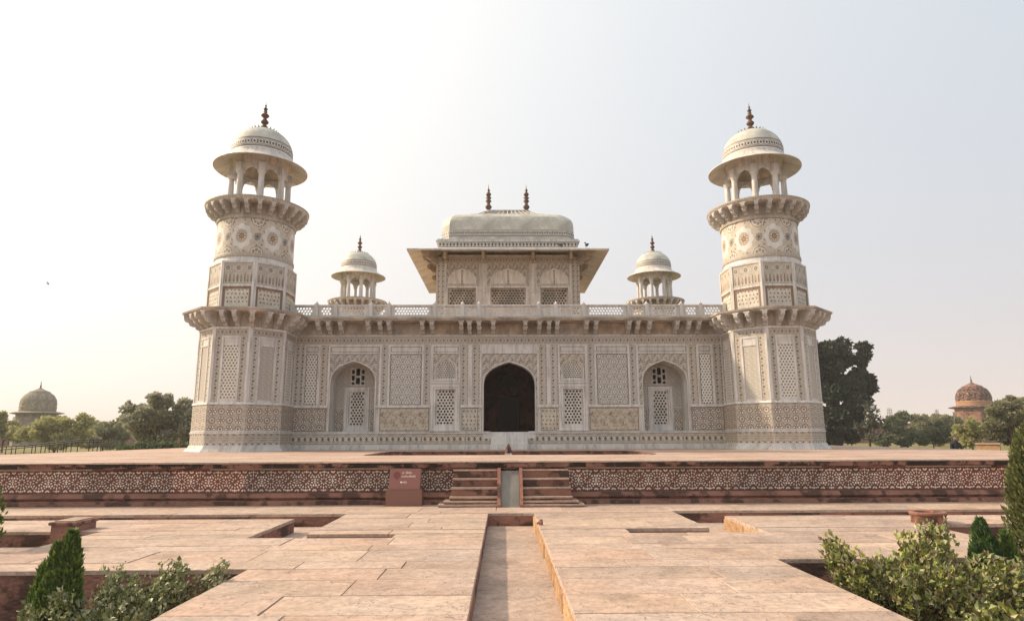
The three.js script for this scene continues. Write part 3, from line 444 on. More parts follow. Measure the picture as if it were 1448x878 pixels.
// --- facade
{
  const rng = rngOf(404), wall = new THREE.Shape(); wall.moveTo(-9, 0.0); wall.lineTo(9, 0.0); wall.lineTo(9, 5.22); wall.lineTo(-9, 5.22); wall.closePath();
  const DW = 1.07, DY0 = 0.7, DS = 2.62, DA = 3.58;              // doorway
  const NX = 6.5, NW = 0.92, NY0 = 0.73, NS = 2.74, NA = 3.62;   // side niches
  const WX = 2.65;                                               // small windows
  wall.holes.push(archPath(0, DW, DY0, DS, DA));
  for (const q of [-1, 1]) { wall.holes.push(archPath(q * NX, NW, NY0, NS, NA)); wall.holes.push(rectShape(q * WX - 0.42, q * WX + 0.42, 0.95, 2.48)); wall.holes.push(archPath(q * WX, 0.43, 2.87, 3.28, 3.7)); }
  const f = mesh('facade_wall', extrude(wall, WZ - 0.5, WZ), marble[1], tomb);
  const add = (n, g, m) => mesh(n, g, m, f), strip = (x0, x1, y0, y1) => bx(x0, x1, y0, y1, WZ - 0.01, WZ + 0.035), fld = (x0, x1, y0, y1, ou = -x0, ov = -y0) => bx(x0, x1, y0, y1, WZ - 0.01, WZ + 0.012, ou, ov);
  // plinth, foot band, mouldings
  add('plinth', merge([bx(-8.95, -0.78, 0, 0.1, WZ - 0.02, WZ + 0.2), bx(0.78, 8.95, 0, 0.1, WZ - 0.02, WZ + 0.2), bx(-8.95, -0.78, 0.1, 0.2, WZ - 0.02, WZ + 0.12), bx(0.78, 8.95, 0.1, 0.2, WZ - 0.02, WZ + 0.12)]), marble[2]);
  for (let x = -8.95; x < 8.9; x += 1.79) { const a = x, b = x + 1.79; for (const [c, d] of [[a, Math.min(b, -0.78)], [Math.max(a, 0.78), b]]) if (d - c > 0.05) { add('foot_band', bx(c + 0.002, d - 0.002, 0.2, 0.64, WZ - 0.02, WZ + 0.055, -c, -0.2), pick(inlay.base, rng)); add('foot_moulding', merge([bx(c + 0.002, d - 0.002, 0.64, 0.69, WZ - 0.02, WZ + 0.075), bx(c + 0.002, d - 0.002, 0.70, 0.728, WZ - 0.02, WZ + 0.05)]), pick(marble, rng)); } }
  add('doorstep', merge([bx(-0.78, 0.78, 0, 0.22, WZ - 0.3, WZ + 0.42), bx(-0.76, 0.76, 0.22, 0.44, WZ - 0.3, WZ + 0.24), bx(-1.07, 1.07, 0.44, 0.70, WZ - 0.6, WZ + 0.06)]), marble[0]);
  for (const q of [-1, 1]) {
    const m = (x0, x1) => (q > 0 ? [x0, x1] : [-x1, -x0]);
    // dado fields
    for (const [a, b, kind, w] of [[3.3, 5.36, 'scroll', 0], [7.52, 8.95, 'dado', 0], [1.24, 2.03, 'rug', 0]]) add('dado_panel', fld(...m(a, b), 0.735, 1.70), pick(inlay[kind], rng));
    for (const [a, b] of [[3.27, 5.53], [7.47, 8.95], [1.13, 2.03]]) add('dado_course', bx(...m(a, b), 1.70, 1.80, WZ - 0.01, WZ + 0.042), marble[0]);
    // upright strips and fields between string course and frieze
    for (const [a, b] of [[1.24, 1.56], [1.72, 2.03], [3.29, 3.57], [5.06, 5.34], [7.56, 7.88], [8.58, 8.95]]) add('border_strip', fld(...m(a, b), 1.8, 4.30, undefined, 0.1), pick(inlay.border, rng));
    for (const [a, b] of [[1.56, 1.72], [3.245, 3.29], [3.57, 3.65], [4.98, 5.06], [7.88, 7.98], [8.50, 8.58]]) add('pilaster_line', strip(...m(a, b), 1.8, 4.30), marble[0]);
    add('star_panel', fld(...m(3.65, 4.98), 1.8, 3.93), pick(inlay.stars, rng)); add('corner_panel', fld(...m(7.98, 8.5), 1.8, 3.93), pick(inlay.hex, rng));
    for (const [a, b] of [[3.65, 4.98], [7.98, 8.5], [2.11, 3.19], [5.42, 7.48]]) add('name_slab', bx(...m(a, b), 3.99, 4.24, WZ - 0.01, WZ + 0.02), pick(marble, rng));
    for (const [a, b] of [[3.65, 4.98], [7.98, 8.5], [2.12, 3.18], [5.42, 7.48]]) { add('name_frame', strip(...m(a, b), 3.93, 3.99), marble[0]); if (a !== 2.12) add('name_frame', strip(...m(a, b), 4.24, 4.30), marble[0]); }
    // niche
    const N = q * NX; add('niche_frame', strip(...m(5.34, 5.42), 1.8, 4.3), marble[0]); add('niche_frame', strip(...m(7.48, 7.56), 1.8, 4.3), marble[0]);
    add('spandrel', archPanel(N - 1.08, N + 1.08, 1.8, 3.93, N, NW + 0.05, NS, NA + 0.05, WZ - 0.01, WZ + 0.013), pick(inlay.spandrel, rng));
    { const s = new THREE.Shape(), o = archPts(N, NW + 0.05, NS, NA + 0.05), i = archPts(N, NW, NS, NA); s.moveTo(N - NW - 0.05, 0.735); o.forEach((v) => s.lineTo(v.x, v.y)); s.lineTo(N + NW + 0.05, 0.735); s.lineTo(N + NW, 0.735); i.reverse().forEach((v) => s.lineTo(v.x, v.y)); s.lineTo(N - NW, 0.735); s.closePath(); add('arch_rim', extrude(s, WZ - 0.02, WZ + 0.03), marble[1]); }
    const NZ = WZ - 0.95, back = rectShape(N - NW - 0.1, N + NW + 0.1, 0.7, 3.8); back.holes.push(rectShape(N - 0.36, N + 0.36, 0.96, 2.44));
    const grid = [[-0.28, -0.14, 3.18, 3.36], [-0.28, -0.14, 2.9, 3.12], [-0.28, -0.14, 2.72, 2.84], [0.14, 0.28, 3.18, 3.36], [0.14, 0.28, 2.9, 3.12], [0.14, 0.28, 2.72, 2.84], [-0.09, 0.09, 3.1, 3.42], [-0.09, 0.09, 2.74, 3.02]]; grid.forEach(([a, b, c, d]) => back.holes.push(rectShape(N + a, N + b, c, d)));
    add('niche_back', extrude(back, NZ - 0.12, NZ), marble[2]);
    add('niche_reveal', (() => { const s = archPath(N, NW + 0.1, 0.7, NS, NA + 0.1, THREE.Shape); s.holes.push(archPath(N, NW - 0.002, 0.73, NS, NA)); return extrude(s, NZ - 0.001, WZ - 0.499); })(), marble[2]);
    add('niche_grid', merge(grid.map(([a, b, c, d]) => frameGeo(N + a - 0.02, N + b + 0.02, c - 0.02, d + 0.02, 0.022, NZ, NZ + 0.025))), marble[0]);
    add('window_frame', merge([frameGeo(N - 0.52, N + 0.52, 0.80, 2.60, 0.1, NZ - 0.01, NZ + 0.05), frameGeo(N - 0.42, N + 0.42, 0.90, 2.50, 0.07, NZ - 0.01, NZ + 0.03), bx(N - 0.58, N + 0.58, 0.74, 0.80, NZ, NZ + 0.08)]), marble[0]);
    add('screen', jali(N - 0.36, N + 0.36, 0.96, 2.44, 0.135, 0.052, NZ - 0.09, NZ - 0.03), marble[3]);
    add('niche_field', (() => { const sh = rectShape(N - NW, N + NW, 2.62, 3.66); sh.holes.push(rectShape(N - 0.32, N + 0.32, 2.68, 3.46)); return extrude(sh, NZ - 0.01, NZ + 0.012); })(), inlay.check[2]);
    for (const [a, b] of [[-NW, -0.58], [0.58, NW]]) add('niche_side', bx(N + a, N + b, 1.74, 2.58, NZ - 0.01, NZ + 0.012), pick(inlay.check, rng));
    for (const [a, b] of [[-NW, -0.58], [0.58, NW]]) { add('niche_dado', bx(N + a, N + b, 0.76, 1.70, NZ - 0.01, NZ + 0.014), pick(inlay.dado, rng)); }
    // window with arched light over it
    const W = q * WX;
    add('window_frame', merge([frameGeo(W - 0.59, W + 0.59, 0.80, 2.63, 0.085, WZ - 0.01, WZ + 0.06), frameGeo(W - 0.505, W + 0.505, 0.885, 2.545, 0.09, WZ - 0.01, WZ + 0.035), bx(W - 0.62, W + 0.62, 0.735, 0.80, WZ, WZ + 0.09)]), marble[0]);
    add('screen', jali(W - 0.42, W + 0.42, 0.95, 2.48, 0.135, 0.055, WZ - 0.14, WZ - 0.07), marble[3]);
    add('light_frame', frameGeo(W - 0.59, W + 0.59, 2.70, 4.30, 0.06, WZ - 0.01, WZ + 0.035), marble[0]);
    add('spandrel', archPanel(W - 0.53, W + 0.53, 2.87, 3.93, W, 0.47, 3.28, 3.75, WZ - 0.01, WZ + 0.013), pick(inlay.spandrel, rng));
    const arO = archPath(W, 0.43, 2.87, 3.28, 3.7, THREE.Shape), ap = archPts(W, 0.43, 3.28, 3.7, 30);
    const inTest = (x, y, r) => { if (y - r < 2.88) return false; if (y + r < 3.28) return Math.abs(x - W) + r < 0.44; const h = ap.filter((v) => v.y <= y + r * 0.9); if (y + r * 0.9 > 3.7) return false; const e = h.reduce((m2, v) => (Math.abs(v.y - y - r * 0.9) < Math.abs(m2.y - y - r * 0.9) ? v : m2), h[0]); return Math.abs(x - W) + r * 0.9 < Math.abs(e.x - W); };
    add('arched_screen', jali(W - 0.43, W + 0.43, 2.87, 3.72, 0.1, 0.042, WZ - 0.13, WZ - 0.07, { outline: arO, test: inTest }), marble[3]);
    add('light_sill', merge([bx(W - 0.49, W + 0.49, 2.80, 2.87, WZ - 0.01, WZ + 0.03), bx(W - 0.47, W - 0.43, 2.87, 3.3, WZ - 0.01, WZ + 0.03), bx(W + 0.43, W + 0.47, 2.87, 3.3, WZ - 0.01, WZ + 0.03)]), marble[0]);
    for (const [a, b, c, d] of [[3.67, 4.96, 1.82, 3.91], [8.0, 8.48, 1.82, 3.91], [3.67, 4.96, 4.0, 4.23], [5.44, 7.46, 4.0, 4.23], [8.0, 8.48, 4.0, 4.23], [2.14, 3.16, 4.0, 4.23], [3.32, 5.34, 0.76, 1.68], [7.56, 8.9, 0.76, 1.68], [1.3, 1.97, 0.76, 1.68]]) add('inlay_line', frameGeo(...m(a, b), c, d, 0.024, WZ - 0.01, WZ + 0.0215), lineMat);
    add('inlay_line', frameGeo(N - 0.435, N + 0.435, 0.885, 2.515, 0.018, NZ - 0.005, NZ + 0.034), lineMat); add('inlay_line', frameGeo(W - 0.52, W + 0.52, 0.87, 2.56, 0.02, WZ - 0.005, WZ + 0.0385), lineMat); add('inlay_line', archPanel(W - 0.505, W + 0.505, 3.3, 3.9, W, 0.48, 3.3, 3.77, WZ - 0.01, WZ + 0.0125), lineMat);
    // portal strips
    add('portal_line', strip(...m(1.16, 1.24), 1.8, 4.3), marble[0]);
  }
  add('portal_spandrel', archPanel(-1.16, 1.16, 0.735, 3.93, 0, DW + 0.04, DS, DA + 0.04, WZ - 0.01, WZ + 0.013), inlay.spandrel[1]);
  { const s = new THREE.Shape(), o = archPts(0, DW + 0.05, DS, DA + 0.06), i = archPts(0, DW, DS, DA); s.moveTo(-DW - 0.05, 0.735); o.forEach((v) => s.lineTo(v.x, v.y)); s.lineTo(DW + 0.05, 0.735); s.lineTo(DW, 0.735); i.reverse().forEach((v) => s.lineTo(v.x, v.y)); s.lineTo(-DW, 0.735); s.closePath(); add('portal_rim', extrude(s, WZ - 0.02, WZ + 0.03), marble[1]); }
  add('name_slab', bx(-1.16, 1.16, 3.99, 4.24, WZ - 0.01, WZ + 0.02), marble[0]); add('name_frame', merge([strip(-1.16, 1.16, 3.93, 3.99), strip(-1.16, 1.16, 4.24, 4.30)]), marble[0]);
  for (let x = -8.95; x < 8.9; x += 1.79) add('frieze', bx(x + 0.002, x + 1.788, 4.335, 4.66, WZ - 0.01, WZ + 0.014, -x, -4.33), pick(inlay.borderH, rng));
  add('frieze_line', merge([strip(-8.95, 8.95, 4.30, 4.335), bx(-8.95, 8.95, 4.66, 4.73, WZ - 0.01, WZ + 0.05)]), marble[2]);
  for (let x = -8.95; x < 8.9; x += 1.79) add('bracket_wall', bx(x + 0.002, x + 1.788, 4.73, 5.21, WZ - 0.01, WZ + 0.01, rng(), rng()), stained[Math.floor(rng() * 2)]);
  // cornice on brackets
  const cg = bracketGeo(0.62, 0.5, 0.15).translate(0, 4.74, WZ + 0.005), co = mesh('cornice', bx(-8.55, 8.55, 5.24, 5.31, WZ - 0.1, WZ + 0.70), stained[0], tomb);
  mesh('cornice_edge', merge([bx(-8.5, 8.5, 5.31, 5.37, WZ - 0.1, WZ + 0.75)]), stained[0], co); mesh('dentils', bx(-8.45, 8.45, 5.37, 5.40, WZ - 0.1, WZ + 0.73), inlay.dentil[2], co);
  for (const b of [0.67, 1.26, 1.66, 2.0, 3.22, 3.62, 5.0, 5.37, 5.86, 7.0, 7.5, 7.92]) for (const q of [-1, 1]) { const o = mesh('bracket', cg, pick(marble, rng), co); o.position.x = q * b; }
  const ag = []; for (const [a, b] of [[1.26, 1.66], [1.66, 2.0], [3.22, 3.62], [5.0, 5.37], [5.37, 5.86], [7.0, 7.5], [7.5, 7.92]]) for (const q of [-1, 1]) { const c = q * (a + b) / 2, w = (b - a) / 2 - 0.06; ag.push(archPanel(c - w - 0.01, c + w + 0.01, 5.0, 5.24, c, w - 0.01, 5.0, 5.2, WZ + 0.34, WZ + 0.42)); } mesh('bracket_arches', merge(ag), stained[0], co);
}
// --- rooms behind the facade, side and back walls, roof
{
  const rng = rngOf(505);
  mesh('inner_wall', merge([bx(-8.9, -1.5, 0, 5.2, 5.2, 5.5), bx(1.5, 8.9, 0, 5.2, 5.2, 5.5)]), stained[1], tomb);
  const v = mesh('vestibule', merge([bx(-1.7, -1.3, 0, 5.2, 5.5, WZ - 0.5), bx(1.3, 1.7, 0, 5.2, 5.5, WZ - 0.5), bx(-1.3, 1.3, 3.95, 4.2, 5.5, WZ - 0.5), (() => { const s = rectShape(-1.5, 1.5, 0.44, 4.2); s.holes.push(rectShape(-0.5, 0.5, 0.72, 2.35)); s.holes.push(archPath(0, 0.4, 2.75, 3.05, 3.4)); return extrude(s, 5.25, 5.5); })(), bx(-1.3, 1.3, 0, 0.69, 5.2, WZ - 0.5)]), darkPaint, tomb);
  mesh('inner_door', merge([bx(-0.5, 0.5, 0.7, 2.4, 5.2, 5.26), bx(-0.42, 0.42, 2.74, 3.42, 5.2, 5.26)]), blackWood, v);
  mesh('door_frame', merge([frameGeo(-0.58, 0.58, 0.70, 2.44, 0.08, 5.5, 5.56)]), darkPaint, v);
  mesh('roof', merge([bx(-9.4, 9.4, 5.2, 5.36, -8.4, WZ - 0.02)]), std(paveTex, [1.08, 0.93, 0.68], 0.9), tomb);  // warm tint chosen so the roof bounces orange light under the eaves
  mesh('floor', bx(-8.95, 8.95, 0.0, 0.03, -8, WZ - 0.5), stained[1], tomb);
  for (const [w, d, ry, half] of [[16.6, 9.65, Math.PI / 2, 7.95], [16.6, 9.65, -Math.PI / 2, 7.95], [17.9, 8.95, Math.PI, 8.95]]) {
    const g = group('side_wall', tomb); g.rotation.y = ry; const o = half; mesh('wall', bx(-o, o, 0, 5.22, d - 0.5, d), marble[1], g);
    mesh('plinth', bx(-o, o, 0, 0.2, d - 0.02, d + 0.15), marble[2], g); mesh('foot_band', bx(-o, o, 0.2, 0.64, d - 0.02, d + 0.05), inlay.base[2], g); mesh('dado', bx(-o, o, 0.735, 1.70, d - 0.02, d + 0.014), inlay.dado[1], g); mesh('frieze', bx(-o, o, 4.335, 4.66, d - 0.01, d + 0.014, 0, -4.33), inlay.borderH[1], g); mesh('course', merge([bx(-o, o, 1.70, 1.8, d, d + 0.04), bx(-o, o, 4.3, 4.33, d, d + 0.03)]), marble[0], g);
    for (let k = -3; k <= 3; k++) { const n = mesh('inlay_panel', bx(k * 2.2 - 0.85, k * 2.2 + 0.85, 1.84, 4.26, d - 0.01, d + 0.012), pick(inlay[k % 2 ? 'stars' : 'hex'], rng), g); }
    mesh('cornice', merge([bx(-o, o, 5.24, 5.37, d - 0.1, d + 0.7)]), stained[0], g); const bg2 = bracketGeo(0.62, 0.5, 0.15).translate(0, 4.74, d); for (let k = -10; k <= 10; k++) { const b = mesh('bracket', bg2, marble[1], g); b.position.x = k * 0.74; }
    mesh('parapet_rail', merge([bx(-o, o, 5.88, 5.95, d + 0.34, d + 0.46), bx(-o, o, 5.37, 5.43, d + 0.34, d + 0.46)]), marble[0], g); mesh('parapet_screen', jali(-o + 0.01, o - 0.01, 5.43, 5.88, 0.2, 0.05, d + 0.37, d + 0.42), marble[0], g);
  }
  // front parapet
  const pz = WZ + 0.55, par = mesh('parapet', merge([bx(-9.09, 9.09, 5.402, 5.45, pz - 0.07, pz + 0.07), bx(-9.09, 9.09, 5.85, 5.91, pz - 0.07, pz + 0.07)]), marble[0], tomb);
  const posts = [-9.0, -8.0, -7.2, -5.75, -5.0, -3.1, -1.95, -1.26, 1.24, 1.95, 3.1, 5.0, 5.75, 7.2, 8.0, 9.0];
  const pg = merge([bx(-0.08, 0.08, 5.40, 5.96, pz - 0.08, pz + 0.08), new THREE.ConeGeometry(0.07, 0.12, 8).translate(0, 6.02, pz)]); metreUV(pg);
  posts.forEach((x, i) => { const o = mesh('post', pg, marble[i % 3], par); o.position.x = x; });
  for (let i = 0; i + 1 < posts.length; i++) { const a = posts[i] + 0.08, b = posts[i + 1] - 0.08, e = b - a < 1 ? 0.04 : 0.12; mesh('parapet_screen', jali(a + e, b - e, 5.45, 5.85, 0.125, 0.03, pz - 0.025, pz + 0.025), marble[i % 2], par); for (const [c, d] of [[a, a + e], [b - e, b]]) mesh('parapet_jamb', bx(c, d, 5.45, 5.85, pz - 0.03, pz + 0.03), marble[1], par); }
}
// --- roof pavilion
{
  const rng = rngOf(606), p = group('roof_pavilion', tomb), H = 3.66, Y0 = 5.36, YT = 9.7;
  mesh('base', bx(-H - 0.25, H + 0.25, Y0, 6.0, -H - 0.25, H + 0.25), marble[1], p);
  for (let s = 0; s < 4; s++) {
    const add = (n, g, m) => { const o = mesh(n, g, m, p); o.rotation.y = s * Math.PI / 2; return o; };
    const w = rectShape(-H, H, 6.0, YT), bays = [[-2.36, 0.72], [0, 0.91], [2.36, 0.72]]; bays.forEach(([c, hw]) => w.holes.push(rectShape(c - hw, c + hw, 6.9, 7.97)));
    add('wall', extrude(w, H - 0.25, H - (s % 2 ? 0.002 : 0)), marble[3]);
    bays.forEach(([c, hw]) => {
      add('screen', jali(c - hw, c + hw, 6.9, 7.97, 0.15, 0.05, H - 0.16, H - 0.09), stained[0]);
      add('screen_frame', frameGeo(c - hw - 0.08, c + hw + 0.08, 6.82, 8.05, 0.085, H - 0.01, H + 0.03), marble[0]);
      add('arch_panel', archPanel(c - hw - 0.16, c + hw + 0.16, 8.06, 9.24, c, hw + 0.02, 8.2, 8.98, H - 0.01, H + 0.02), pick(inlay.spandrel, rng));
      add('arch_rim', (() => { const sh = new THREE.Shape(), o = archPts(c, hw + 0.02, 8.2, 8.98), i = archPts(c, hw - 0.04, 8.18, 8.92); o.forEach((v, k) => sh[k ? 'lineTo' : 'moveTo'](v.x, v.y)); i.reverse().forEach((v) => sh.lineTo(v.x, v.y)); sh.closePath(); return extrude(sh, H - 0.01, H + 0.035); })(), marble[0]);
      add('arch_stem', merge([bx(c - 0.03, c + 0.03, 8.1, 8.9, H - 0.005, H + 0.012, 0.1, 0)]), inlay.border[2]);
      add('arch_foot', bx(c - hw + 0.04, c + hw - 0.04, 8.07, 8.17, H - 0.005, H + 0.012), inlay.border[1]);
    });
    for (const [a, b] of [[-H, -3.24], [3.24, H]]) add('border_strip', bx(a + 0.004, b - 0.004, 6.0, 9.3, H - 0.01, H + 0.022, -a, 0), pick(inlay.border, rng));
    for (const c of [-1.27, 1.27]) add('pilaster', merge([bx(c - 0.09, c + 0.09, 6.0, 9.3, H, H + 0.07), bx(c - 0.13, c + 0.13, 9.3, 9.42, H, H + 0.11)]), marble[1]);
    for (const c of [-3.2, 3.2]) add('pilaster', bx(c - 0.05, c + 0.05, 6.0, 9.3, H, H + 0.06), marble[1]);
    add('frieze', bx(-H + 0.003, H - 0.003, 9.26, 9.6, H - 0.01, H + 0.018, 0, -9.27), inlay.borderH[2]);
    const eb = bracketGeo(0.75, 0.55, 0.14).translate(0, 9.24, H + 0.02); for (const c of [-3.2, -1.27, 1.27, 3.2]) { const o = add('eave_bracket', eb.clone().translate(c, 0, 0), pick(stained, rng)); }
    { const o = mesh('eave_bracket', bracketGeo(1.0, 0.6, 0.16).translate(0, 9.2, H * Math.SQRT2 - 0.03), stained[0], p); o.rotation.y = s * Math.PI / 2 + Math.PI / 4; }
    // sloping eave in slabs
    const E = 5.02, yi = 10.12, ye = 9.66, th = 0.085, n = 9, inner = H - 0.1;
    for (let k = 0; k < n; k++) {
      const a = -1 + 2 * k / n, b = -1 + 2 * (k + 1) / n, q = 0.0006, V = [];
      const cor = (u, r, y) => [u * r, y, r]; const A = [cor(a + q, inner, yi), cor(b - q, inner, yi), cor(b - q, E, ye), cor(a + q, E, ye)], B = A.map(([x, y, z2]) => [x, y - th, z2]);
      const quad = (c, d, e, g) => V.push(...c, ...d, ...e, ...c, ...e, ...g);
      quad(A[3], A[2], A[1], A[0]); quad(B[0], B[1], B[2], B[3]); for (let i = 0; i < 4; i++) { const j = (i + 1) % 4; quad(A[i], A[j], B[j], B[i]); }
      const g = new THREE.BufferGeometry(); g.setAttribute('position', new THREE.BufferAttribute(new Float32Array(V), 3)); g.computeVertexNormals(); add('eave_slab', metreUV(g, rng(), rng()), pick([marble[1], marble[3], marble[2]], rng));
    }
  }
  mesh('added_light_block', bx(-2.7, 2.7, 6.0, 9.6, -2.7, 2.7), stained[1], p);  // unseen box added so the pierced screens look onto darkness
  mesh('ceiling', bx(-H + 0.2, H - 0.2, 9.6, 9.7, -H + 0.2, H - 0.2), marble[1], p); mesh('floor', bx(-H + 0.2, H - 0.2, 6.0, 6.02, -H + 0.2, H - 0.2), stained[1], p);
  const ring = (h, r, n = 40) => { const o = []; for (let k = 0; k < n; k++) { const t = (k + 0.5) / n * Math.PI * 2, c = Math.cos(t), s = Math.sin(t), m = Math.pow(Math.pow(Math.abs(c), r) + Math.pow(Math.abs(s), r), -1 / r); o.push([h * m * c, h * m * s]); } return o; };
  const loft = (secs, close = true) => { const n = 48, V = [], rs = secs.map(([h, y, r]) => ring(h, r, n).map(([x, z]) => [x, y, z])); for (let i = 0; i + 1 < rs.length; i++) for (let k = 0; k < n; k++) { const m = (k + 1) % n; V.push(...rs[i][k], ...rs[i + 1][k], ...rs[i + 1][m], ...rs[i][k], ...rs[i + 1][m], ...rs[i][m]); } if (close) { const L = rs[rs.length - 1]; for (let k = 1; k + 1 < n; k++) V.push(...L[0], ...L[k + 1], ...L[k]); } const g = new THREE.BufferGeometry(); g.setAttribute('position', new THREE.BufferAttribute(new Float32Array(V), 3)); g.computeVertexNormals(); return g; };
  const smooth = (secs, close) => metreUV(loft(secs, close));
  mesh('roof_drum', merge([bx(-3.58, 3.58, 9.9, 10.16, -3.58, 3.58)]), marble[1], p);
  mesh('roof_dentils', bx(-3.60, 3.60, 10.16, 10.40, -3.60, 3.60, 0, -10.16), inlay.rail[0], p); mesh('roof_moulding', merge([bx(-3.72, 3.72, 10.40, 10.47, -3.72, 3.72), bx(-3.66, 3.66, 10.47, 10.56, -3.66, 3.66)]), marble[2], p);
  mesh('roof_band', metreUV(loft([[3.55, 10.56, 14], [3.56, 10.72, 12]], false), 0, 0), agedMarble, p);
  mesh('inlaid_band', metreUV(loft([[3.56, 10.72, 12], [3.55, 11.10, 11]], false), 0, -10.72), inlay.domeBand[2], p);
  mesh('vault', smooth([[3.55, 11.10, 11], [3.545, 11.40, 11], [3.51, 11.64, 11], [3.43, 11.84, 10], [3.26, 12.01, 10], [2.98, 12.14, 9], [2.6, 12.22, 9], [2.2, 12.27, 8], [1.7, 12.30, 8]]), agedMarble, p);
  mesh('roof_cap', smooth([[2.24, 12.27, 14], [2.36, 12.36, 14], [2.30, 12.40, 14], [2.0, 12.45, 12], [1.6, 12.64, 12], [1.3, 12.86, 12], [1.28, 12.92, 12]]), stained[0], p);
  mesh('cap_moulding', smooth([[1.32, 12.90, 14], [1.32, 12.97, 14]]), marble[1], p);
  { const rib = []; for (let s = 0; s < 4; s++) for (let k = -6; k <= 6; k++) rib.push(tube([k * 0.2, 12.90, 1.29], [k * 0.29, 12.47, 1.95], 0.03, 0.03, 5).rotateY(s * Math.PI / 2)); mesh('cap_ribs', metreUV(merge(rib)), marble[2], p); }
  for (const c of [-1.1, 1.1]) { const f = mesh('finial', lathe([[0.22, 12.95], [0.22, 13.08], [0.14, 13.15], [0.22, 13.25], [0.22, 13.32], [0.11, 13.40], [0.15, 13.48], [0.24, 13.60], [0.15, 13.72], [0.09, 13.82], [0.21, 13.96], [0.11, 14.05], [0.21, 14.16], [0.09, 14.25]], 16, 1), std(redTex, [0.60, 0.62, 0.62], 0.6), p); f.scale.set(0.85, 1, 0.85); f.position.x = c; const t2 = mesh('finial_tip', lathe([[0.08, 14.23], [0.15, 14.34], [0.15, 14.42], [0.05, 14.52], [0.10, 14.62], [0.03, 14.72], [0.002, 15.04]], 12, 1), copper, p); t2.position.x = c; }
}

// ------------------------------------------------------------------ things standing about
{ // information plaque
  const c0 = at(573, 713, PF + 0.3), g = thing('information_plaque', 'red stone information plaque with slanted lettered top beside the entrance steps', 'sign', [-2.1, 0, PF + 0.34]);
  g.scale.set(0.95, 0.95, 0.95); const red = std(null, [0.21, 0.10, 0.08], 0.6), c = document.createElement('canvas'); c.width = 384; c.height = 256; const x = c.getContext('2d'); x.fillStyle = '#85544a'; x.fillRect(0, 0, 384, 256);
  x.fillStyle = '#6f342c'; x.beginPath(); x.arc(88, 82, 46, 0, 7); x.fill(); x.fillRect(76, 116, 30, 22);
  const r = rngOf(12); x.fillStyle = '#e8d8cd'; const line = (x0, x1, y, hgt) => { let q = x0; while (q < x1) { const w = 4 + r() * 7, hh = hgt * (0.6 + 0.5 * r()); x.fillRect(q, y - hh, w * 0.55, hh); if (r() < 0.7) x.fillRect(q, y - hh, w, 3); if (r() < 0.5) x.fillRect(q, y - 4, w, 3); q += w + 3; } };
  line(150, 176, 62, 26); line(196, 272, 62, 30); line(146, 230, 108, 22); line(240, 322, 108, 28); x.fillRect(136, 162, 20, 20); line(158, 222, 184, 26);
  const face = new THREE.CanvasTexture(c); face.colorSpace = THREE.SRGBColorSpace;
  mesh('pedestal', bx(-0.40, 0.40, 0.0, 0.34, -0.16, 0.16), red, g);
  mesh('ledge', bx(-0.385, 0.385, 0.34, 0.37, -0.16, 0.15), red, g);
  const s = new THREE.Shape(); s.moveTo(-0.12, 0.37); s.lineTo(0.12, 0.37); s.lineTo(-0.06, 0.80); s.lineTo(-0.12, 0.80); s.closePath(); mesh('slanted_block', metreUV(new THREE.ExtrudeGeometry(s, { depth: 0.70, bevelEnabled: false }).rotateY(-Math.PI / 2).translate(0.35, 0, 0)), red, g);
  const pl = new THREE.PlaneGeometry(0.68, 0.455); pl.rotateX(-Math.atan2(0.18, 0.43)).translate(0, 0.586, 0.034); mesh('lettering', pl, std(face, [1, 1, 1], 0.5), g);
}
{ // fountain spout by the pool
  const p = at(719, 645, -20.4), g = thing('fountain_spout', 'small dark pointed stone fountain spout standing in the shallow pool', 'fountain', [p.x, PT - 0.118, -21.0]);
  mesh('base', merge([bx(-0.16, 0.16, 0, 0.06, -0.16, 0.16), bx(-0.11, 0.11, 0.06, 0.13, -0.11, 0.11)]), marble[0], g);
  mesh('spout', lathe([[0.12, 0.13], [0.14, 0.18], [0.09, 0.24], [0.10, 0.27], [0.05, 0.36], [0.01, 0.42]], 10, 1), darkCrust[0], g);
}
{ // low block at the corner of the far garden bed, and a round planter opposite
  const g = thing('stone_block', 'low red sandstone block with moulded rim behind the small conifer', 'block', [-6.86, 0.004, -11.02]), w = 0.36, l = 0.56;
  mesh('body', bx(-w / 2, w / 2, BED, 0.10, -l / 2, l / 2), redStone[3], g);
  const s2 = rectShape(-w / 2 - 0.02, w / 2 + 0.02, -l / 2 - 0.02, l / 2 + 0.02); mesh('rim', metreUV(new THREE.ExtrudeGeometry(s2, { depth: 0.03, bevelEnabled: true, bevelSize: 0.01, bevelThickness: 0.01, bevelSegments: 1 }).rotateX(-Math.PI / 2).translate(0, 0.11, 0)), redStone[3], g); mesh('top_slab', bx(-w / 2 + 0.03, w / 2 - 0.03, 0.15, 0.165, -l / 2 + 0.03, l / 2 - 0.03), paveMats[0], g);
  const q = thing('round_planter', 'round red stone planter behind the large leafy bush', 'planter', [7.12, -0.0, -11.35]);
  mesh('body', lathe([[0.24, -0.03], [0.255, -0.01], [0.26, 0.11], [0.25, 0.115]], 32, 0.26), redStone[2], q); mesh('rim', lathe([[0.20, 0.06], [0.20, 0.16], [0.215, 0.175], [0.265, 0.175], [0.28, 0.165], [0.28, 0.135], [0.265, 0.115], [0.24, 0.11]], 32, 0.28), redStone[2], q); mesh('soil', lathe([[0.205, 0.05], [0.205, 0.10], [0.001, 0.11]], 24, 0.2), earth, q);
}
